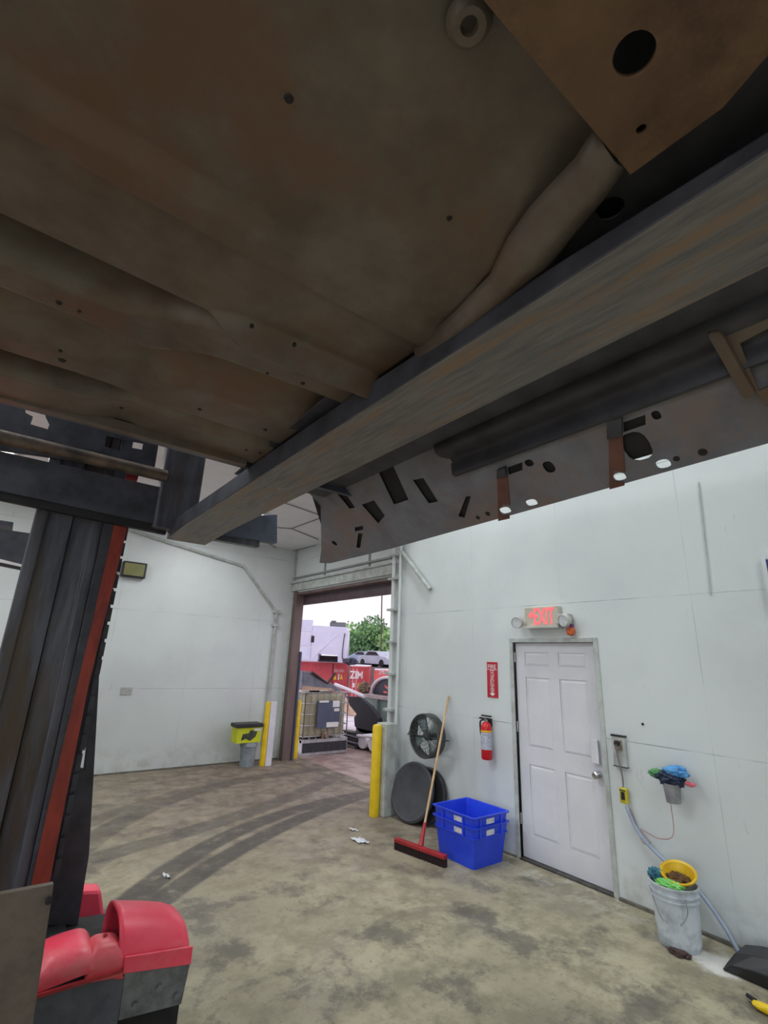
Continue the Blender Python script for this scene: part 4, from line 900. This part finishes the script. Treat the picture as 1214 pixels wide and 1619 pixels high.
obj('window', B((XT-.03, XT+.01, (39.186,3.261)[0]-.12, (39.413,3.263)[0]+.15, (39.246,2.935)[1], (39.334,3.482)[1])), dkgap, body, bevel=.02)
obj('underside_rack', B((XT+.3, XT+1.8, (35.122,1.782)[0], (38.173,1.716)[0], wz0, wz0+.12), (XT+.9, XT+1.0, (35.122,1.782)[0], (38.173,1.716)[0], wz0+.12, wz0+.5)), dkgap, body)
obj('roof_unit', B((XT+.6, XT+1.6, (34.282,4.386)[0], (36.871,4.461)[0], wz1, wz1+.38), (XT+.5, XT+.7, (35.845,4.432)[0], (36.663,4.455)[0], wz1+.35, wz1+.5)), greyst, body, bevel=.04)
obj('cable', tube(smoothpts([(XT-.04, *(34.214,3.780)), (XT-.04, *(34.384,2.783)), (XT-.04, *(34.365,1.798)), (XT-.04, *(33.978,1.661))]), .06, 6), dkgap, body)
reface(body, math.radians(52), .53)
# wrecked car parts on the containers
tn = [('cars', 0)]
def car(x, y, z, L, mat, label, k):
    t = thing('parked_car', label, 'car', (x, y, z)); W_ = 1.7
    prof_ = [(-.5, .0), (-.5, .32), (-.42, .42), (-.25, .46), (-.12, .74), (.16, .76), (.30, .50), (.48, .42), (.5, .3), (.5, .0)]
    obj('body', plate([(y+a*L, z+.25+b*1.5) for a, b in prof_], [], W_, (x, 0, 0), (0, 1, 0), (0, 0, 1)), mat, t, bevel=.05)
    obj('windows', plate([(y+a*L, z+.25+b*1.5) for a, b in ((-.21, .49), (-.11, .70), (.14, .71), (.24, .50))], [], W_+.04, (x-.02, 0, 0), (0, 1, 0), (0, 0, 1)), dkgap, t)
    for a in (-.3, .32): obj('wheel', spin([(0, -.03), (.33, -.03), (.33, W_+.03), (0, W_+.03)], (x, y+a*L, z+.33), (1, 0, 0), 20), blackm, t)
gz_ = -1.5
yy = (36.678,1.866)[0]
solo('scrap_heap', blob((21.9, (32.626,1.638)[0], 1.55), .5, (1, 1.2, .5), .5, 21, 4), M('scrap metal dark', sr(90, 92, 110), sr(50, 50, 60), 4, .6), 'dark scrap pile at the end of the long red container', 'scrap')
car(27, (36.775,1.460)[0], 1.12, 4.6, M('silver car', sr(196, 204, 222), sr(176, 184, 204), 2, .3), 'silver car behind the containers in front of the trees', 1)
car(33, (47.260,1.449)[0], 1.2, 4.4, M('blue grey car', sr(150, 170, 196), sr(130, 150, 178), 2, .3), 'blue grey car left of the silver car behind the containers', 2)
solo('raised_bank', B((26.6, 29, 30, 42, -1.6, 1.12), (32.8, 35, 38, 50, -1.6, 1.2)), M('low wall', sr(150, 140, 140), sr(130, 120, 120), 2, .7), 'low grey raised bank under the cars beyond the containers', 'bank')
# distant building and long blue roof
bd = thing('building', 'distant low building with dark grey roof at the right of the yard', 'building', (42, 47, -1.5))
p_a, p_b = (50.098,2.243), (56.087,2.126)
obj('walls', B((42, 50, p_a[0]-4, p_b[0], -1.5, 1.7)), M('building wall', sr(170, 166, 172), sr(150, 146, 152), 1, .7), bd)
obj('roof', hexa([(41.5, p_a[0]-5, 1.7), (50.5, p_a[0]-5, 1.7), (50.5, p_b[0]+1.5, 1.7), (41.5, p_b[0]+1.5, 1.7), (45, p_a[0]-5, 3.3), (47, p_a[0]-5, 3.3), (47, p_b[0]-3, 3.3), (45, p_b[0]-3, 3.3)]), M('dark shingles', sr(112, 104, 116), sr(96, 88, 100), 2, .8), bd)
bd2 = thing('long_shed', 'long pale blue roofed shed in front of the trees', 'building', (48, 68, -1.5))
p_a, p_b = (64.086,1.977), (73.369,1.779)
obj('walls', B((48, 54, p_a[0], p_b[0], -1.5, 1.6)), M('shed wall', sr(160, 170, 184), sr(140, 150, 166), 1, .7), bd2)
obj('roof', hexa([(47.6, p_a[0], 1.6), (54.4, p_a[0], 1.6), (54.4, p_b[0], 1.6), (47.6, p_b[0], 1.6), (50, p_a[0], 2.6), (52, p_a[0], 2.6), (52, p_b[0], 2.6), (50, p_b[0], 2.6)]), M('shed roof blue', sr(150, 176, 212), sr(136, 162, 198), 1, .6), bd2)
# trees
def leafcloud(c, R_, seed, n=1500, ls=.32):
    rnd = random.Random(seed); bm = bmesh.new(); cents = [(Vector(c)+Vector((rnd.uniform(-.6, .6)*R_[0], rnd.uniform(-.6, .6)*R_[1], rnd.uniform(-.7, .7)*R_[2])), rnd.uniform(.3, .5)) for _ in range(16)]
    for k in range(n):
        cc_, s = cents[k % 16]; d_ = Vector((rnd.gauss(0, 1), rnd.gauss(0, 1), rnd.gauss(0, 1))).normalized()*(rnd.uniform(.6, 1))*s
        p = cc_+Vector((d_.x*R_[0], d_.y*R_[1], d_.z*R_[2])); a = Vector((rnd.gauss(0, 1), rnd.gauss(0, 1), rnd.gauss(0, 1))).normalized(); b = a.cross(Vector((rnd.gauss(0, 1), rnd.gauss(0, 1), rnd.gauss(0, 1)))).normalized()
        v = [bm.verts.new(p+q) for q in (a*ls, b*ls*.6, -a*ls, -b*ls*.6)]; bm.faces.new(v)
    return bm
grn = [M('leaves fresh green', sr(158, 196, 134), sr(130, 172, 112), .8, .8), M('leaves deep green', sr(124, 164, 116), sr(104, 144, 98), .8, .8), M('leaves light green', sr(174, 212, 146), sr(148, 190, 124), .8, .8)]
bark = M('bark', sr(100, 84, 74), sr(80, 66, 58), 6, .8)
TR = [(555, 1012, 60, 3.2, 0, 'fresh green tree just right of the white truck body'), (568, 1004, 66, 4.0, 2, 'light green tree between the truck body and the tall tree'), (583, 1000, 58, 5.2, 1, 'tallest dark green tree in the middle of the yard view'), (598, 1012, 62, 4.0, 0, 'fresh green tree right of the tallest tree'), (612, 1018, 60, 4.0, 2, 'light green tree nearest the right edge of the opening'), (626, 1014, 64, 4.4, 0, 'fresh green tree partly behind the right edge of the opening')]
def P_(X, a): return (X, a[0], a[1])
TP = [(60, (89.351,4.931)), (66, (94.751,6.363)), (58, (80.687,6.399)), (62, (82.790,5.271)), (60, (77.212,4.674)), (64, (79.252,5.361))]
for (px, py, _, r, k, lab), (X, q) in zip(TR, TP):
    t = thing('tree', lab, 'tree', (X, q[0], -1.6), 'trees beyond the yard'); topz = q[1]
    hgt = (topz+1.6)
    obj('crown', leafcloud((X, q[0], topz-.15*hgt), (r*1.3, r*1.3, hgt*.62), int(px), 2600, .42), grn[k], t)
    obj('trunk', tube([(X, q[0], -1.6), (X, q[0], topz)], [.35, .15], 8), bark, t)
pipe('utility_pole', [(40, (52.444,1.973)[0], -1.6), (40, (52.925,11.494)[0], (52.925,11.494)[1])], .09, 'thin tall dark pole rising above the trees into the sky', 'pole', bark)

# IBC tote tank just outside the opening
ix0, iy0 = 5.02, 8.86
ib = thing('tank_cage', 'caged plastic bulk tank with blue label plate outside the opening', 'tank', (5.6, 9.4, 0))
tankm = M('yellowed tank plastic', sr(190, 184, 158), sr(164, 156, 130), 3, .4, stretch=(1, 1, .5)); cagem = M('galvanized cage', sr(190, 190, 196), sr(160, 160, 168), 8, .35, .6)
X_0, X_1, Y_0, Y_1 = 5.02, 6.02, 8.98, 10.0
obj('tank', B((X_0+.04, X_1-.04, Y_0+.04, Y_1-.04, .30, 1.12)), tankm, ib, bevel=.06)
obj('filler_lid', spin([(0, 0), (.11, 0), (.11, .05), (0, .06)], (5.5, 9.5, 1.12), (0, 0, 1), 24), blk, ib)
def cage(bm):
    for zz in (.33, .53, .73, .93, 1.13):
        tube([(X_0, Y_0, zz), (X_1, Y_0, zz), (X_1, Y_1, zz), (X_0, Y_1, zz)], .011, 6, bm, closed=True)
    for k in range(8):
        f = k/7
        for p in ((X_0+f*(X_1-X_0), Y_0), (X_0, Y_0+f*(Y_1-Y_0)), (X_1, Y_0+f*(Y_1-Y_0))): tube([(*p, .28), (*p, 1.13)], .011, 6, bm)
    return bm
obj('cage', cage(bmesh.new()), cagem, ib)
pq0, pq1 = (5.205,0.925), (5.852,0.411)
lp = obj('label_plate', B((5.28, 5.80, 8.93, 8.965, .48, .98)), M('blue grey plate', sr(84, 92, 118), sr(76, 84, 108), 6, .5), ib)
lw = [(5.30, 5.52, .95, .985), (5.62, 5.78, .86, .98), (5.66, 5.78, .78, .835), (5.50, 5.78, .49, .58)]
for a, b, c, d_ in lw: obj('paper_label', B((a, b, 8.922, 8.93, c, d_)), signw, lp)
obj('pallet', B((X_0-.02, X_1+.02, Y_0-.02, Y_0+.08, .22, .28), (X_0-.02, X_1+.02, Y_0-.02, Y_0+.10, .0, .05), (X_0-.02, X_1+.02, Y_1-.1, Y_1+.02, .0, .05), (X_0-.02, X_1+.02, Y_0, Y_1, .22, .27), (X_0-.02, X_0+.12, Y_0-.02, Y_1, .05, .22), (X_1-.12, X_1+.02, Y_0-.02, Y_1, .05, .22), (5.46, 5.58, Y_0-.02, Y_1, .05, .22)), cagem, ib)
obj('valve', spin([(0, 0), (.07, 0), (.07, .05), (.04, .06), (.04, .12), (0, .12)], (5.50, 9.0, .34), (0, -1, 0), 18), M('dirty valve', sr(150, 130, 112), sr(100, 84, 70), 12, .6), ib, smooth=True)
obj('pallet_slat', B((X_0, X_1, Y_0-.03, Y_0-.02, .05, .22)), M('black slats', sr(40, 40, 48), sr(60, 60, 70), 30, .6), ib)
# dark hood panel lying on the tank
hp = thing('engine_hood', 'dark wrecked hood panel resting on top of the caged tank', 'hood', (5.2, 9.3, 1.2))
obj('panel', hexa([(4.95, 9.02, 1.19), (5.95, 9.05, 1.155), (5.95, 9.6, 1.155), (4.95, 9.6, 1.19), (4.95, 9.05, 1.55), (5.25, 9.10, 1.50), (5.4, 9.5, 1.38), (4.95, 9.5, 1.5)]), M('dusty dark panel', sr(120, 122, 138), sr(90, 90, 104), 5, .45), hp, bevel=.02)
obj('trim_strip', hexa([(4.95, 9.0, 1.17), (5.7, 9.0, 1.17), (5.7, 9.03, 1.17), (4.95, 9.03, 1.17), (4.95, 9.0, 1.26), (5.6, 9.0, 1.21), (5.6, 9.03, 1.21), (4.95, 9.03, 1.26)]), M('tan strip', sr(210, 180, 160), sr(180, 150, 130), 10, .6), hp)
sp = obj('spar', tube([(5.15, 9.05, 1.52), (5.55, 9.08, 1.30), (5.72, 9.08, 1.50)], .03, 8), M('dark brown spar', sr(80, 50, 56), sr(60, 40, 44), 8, .6), hp)

# grey dumpster at the right with a leaning black panel
XD = 7.5
dm_ = thing('dumpster', 'grey green steel dumpster in the yard behind the leaning black panel', 'dumpster', (8.2, 9, 0))
dz1 = (9.846,0.912)[1]; dy1 = (10.570,0.779)[0]
obj('tub', hexa([(XD, 6.5, -.05), (9.2, 6.5, -.08), (9.2, dy1-.1, -.08), (XD, dy1-.1, -.05), (XD-.05, 6.5, dz1), (9.3, 6.5, dz1), (9.3, dy1, dz1), (XD-.05, dy1, dz1)]), M('dumpster paint', sr(146, 164, 158), sr(128, 146, 142), 3, .5), dm_)
obj('rim', B((XD-.1, 9.35, 6.5, dy1+.03, dz1, dz1+.07)), M('dumpster rim', sr(196, 178, 180), sr(170, 150, 152), 5, .5), dm_)
for y in (7.4, 8.3, 9.1, 9.8): obj('side_rib', B((XD-.11, XD, y, y+.06, 0, dz1)), M('dumpster paint', (0, 0, 0)), dm_)
wh = thing('wheel_arch', 'black wheel arch panel with red lining on the dumpster rim', 'car part', (8, 9, 1))
cA = (9.760,0.944)
bm = spin([(.0, 0), (.62, 0), (.68, .03), (.70, .32), (.62, .34), (.0, .30)], (7.7, cA[0], dz1+.08), (1, 0, 0), 40)
bmesh.ops.bisect_plane(bm, geom=bm.verts[:]+bm.edges[:]+bm.faces[:], plane_co=(0, 0, dz1+.075), plane_no=(0, 0, -1), clear_outer=True)
for v_ in bm.verts: v_.co.z = dz1+.075+(v_.co.z-dz1-.075)*.58
obj('arch', bm, M('black liner', sr(46, 44, 62), sr(30, 28, 40), 4, .5), wh, smooth=True)
obj('rim_edge', tube([(7.68, cA[0]+.69*math.cos(a), dz1+.08+.41*math.sin(a)) for a in [PI*k/20 for k in range(21)]], .035, 8), whitebr, wh)
obj('red_patch', pyz([(cA[0]+.15, dz1+.32), (cA[0]-.05, dz1+.25), (cA[0]-.02, dz1+.20), (cA[0]+.14, dz1+.26)], 7.685, 7.70), contor, wh)
obj('red_patch', pyz([(cA[0]+.18, dz1+.17), (cA[0]+.03, dz1+.17), (cA[0]+.05, dz1+.12), (cA[0]+.19, dz1+.13)], 7.685, 7.70), contor, wh)
hay = solo('brown_bundle', blob((7.6, (10.731,0.989)[0]-.1, dz1+.20), .17, (.8, 1.0, .85), .4, 31, 4), M('brown bundle', sr(150, 124, 104), sr(100, 84, 76), 10, .8), 'brown bundle on the dumpster rim left of the wheel arch', 'bundle')
XL = 6.9
bp_ = thing('leaning_panel', 'black plastic bumper panel leaning in front of the grey dumpster', 'panel', (7.2, 9.3, 0))
obj('sheet', pyz([(10.392,0.933), (9.861,0.961), (9.398,0.798), (9.077,0.584), (9.083,0.343), (9.144,0.234), (9.766,0.217), (9.980,0.323), (10.024,0.508), (9.928,0.586), (10.235,0.749)], 6.9, 7.02), M('glossy black panel', sr(36, 36, 48), sr(26, 26, 34), 3, .7), bp_, bevel=.02)
obj('top_edge', tube([P_(6.88, (10.875,1.177)), P_(6.88, (10.297,1.097)), P_(6.88, (9.632,0.993))], .04, 8), whitebr, bp_)
obj('foot', B((6.9, 7.1, (9.138,0.147)[0], (9.901,0.041)[0], -.02, .3)), blk, bp_)
# black slatted crates and white pipes low on the ground
cr_ = thing('pallet_stack', 'low stack of black slatted pallets right of the caged tank', 'pallet', (6.6, 9.4, 0))
y0_, y1_ = (9.185,0.167)[0], (9.766,0.086)[0]
for k in range(5): obj('slat', B((6.45, 6.62, y0_, y1_, .02+k*.06, .055+k*.06)), blk if k % 2 == 0 else M('grey slat', sr(150, 150, 164), sr(110, 110, 122), 8, .5), cr_)
obj('spacer', B((6.47, 6.60, y0_+.02, y0_+.12, 0, .29), (6.47, 6.60, y1_-.12, y1_-.02, 0, .29)), blk, cr_)
for px_, lab in (((9.087,0.093), 'white round bucket lying beside the black pallets, nearer one'), ((8.709,0.148), 'white round bucket lying beside the black pallets, right one')):
    solo('white_drum', spin([(0, 0), (.13, 0), (.14, .02), (.14, .3), (0, .32)], (6.5, px_[0], .145), (1, .2, 0), 24), whitebr, lab, 'drum', smooth=True)
solo('white_rail', tube([P_(6.46, (9.207,0.250)), P_(6.46, (8.432,0.318))], .03, 8), whitebr, 'white rail lying above the two white drums', 'rail')
solo('black_beam', B((6.6, 6.75, (8.598,0.040)[0], (9.379,-0.080)[0], 0, .10)), blk, 'black beam on the ground under the white drums', 'beam')
solo('pale_pallet', B((11, 11.5, (16.159,0.234)[0], (16.675,0.190)[0], -.22, (16.424,0.301)[1])), M('tan crate', sr(214, 186, 160), sr(190, 160, 134), 4, .6), 'tan wooden crate behind the caged tank', 'crate')
dg = thing('blue_post', 'dark blue upright strap just outside the brown left jamb', 'post', (4.67, 8.72, 0))
obj('strip', B((4.665, 4.70, 8.70, 8.80, 0, 1.9)), M('dark blue steel', sr(70, 76, 104), sr(56, 62, 88), 4, .5), dg)
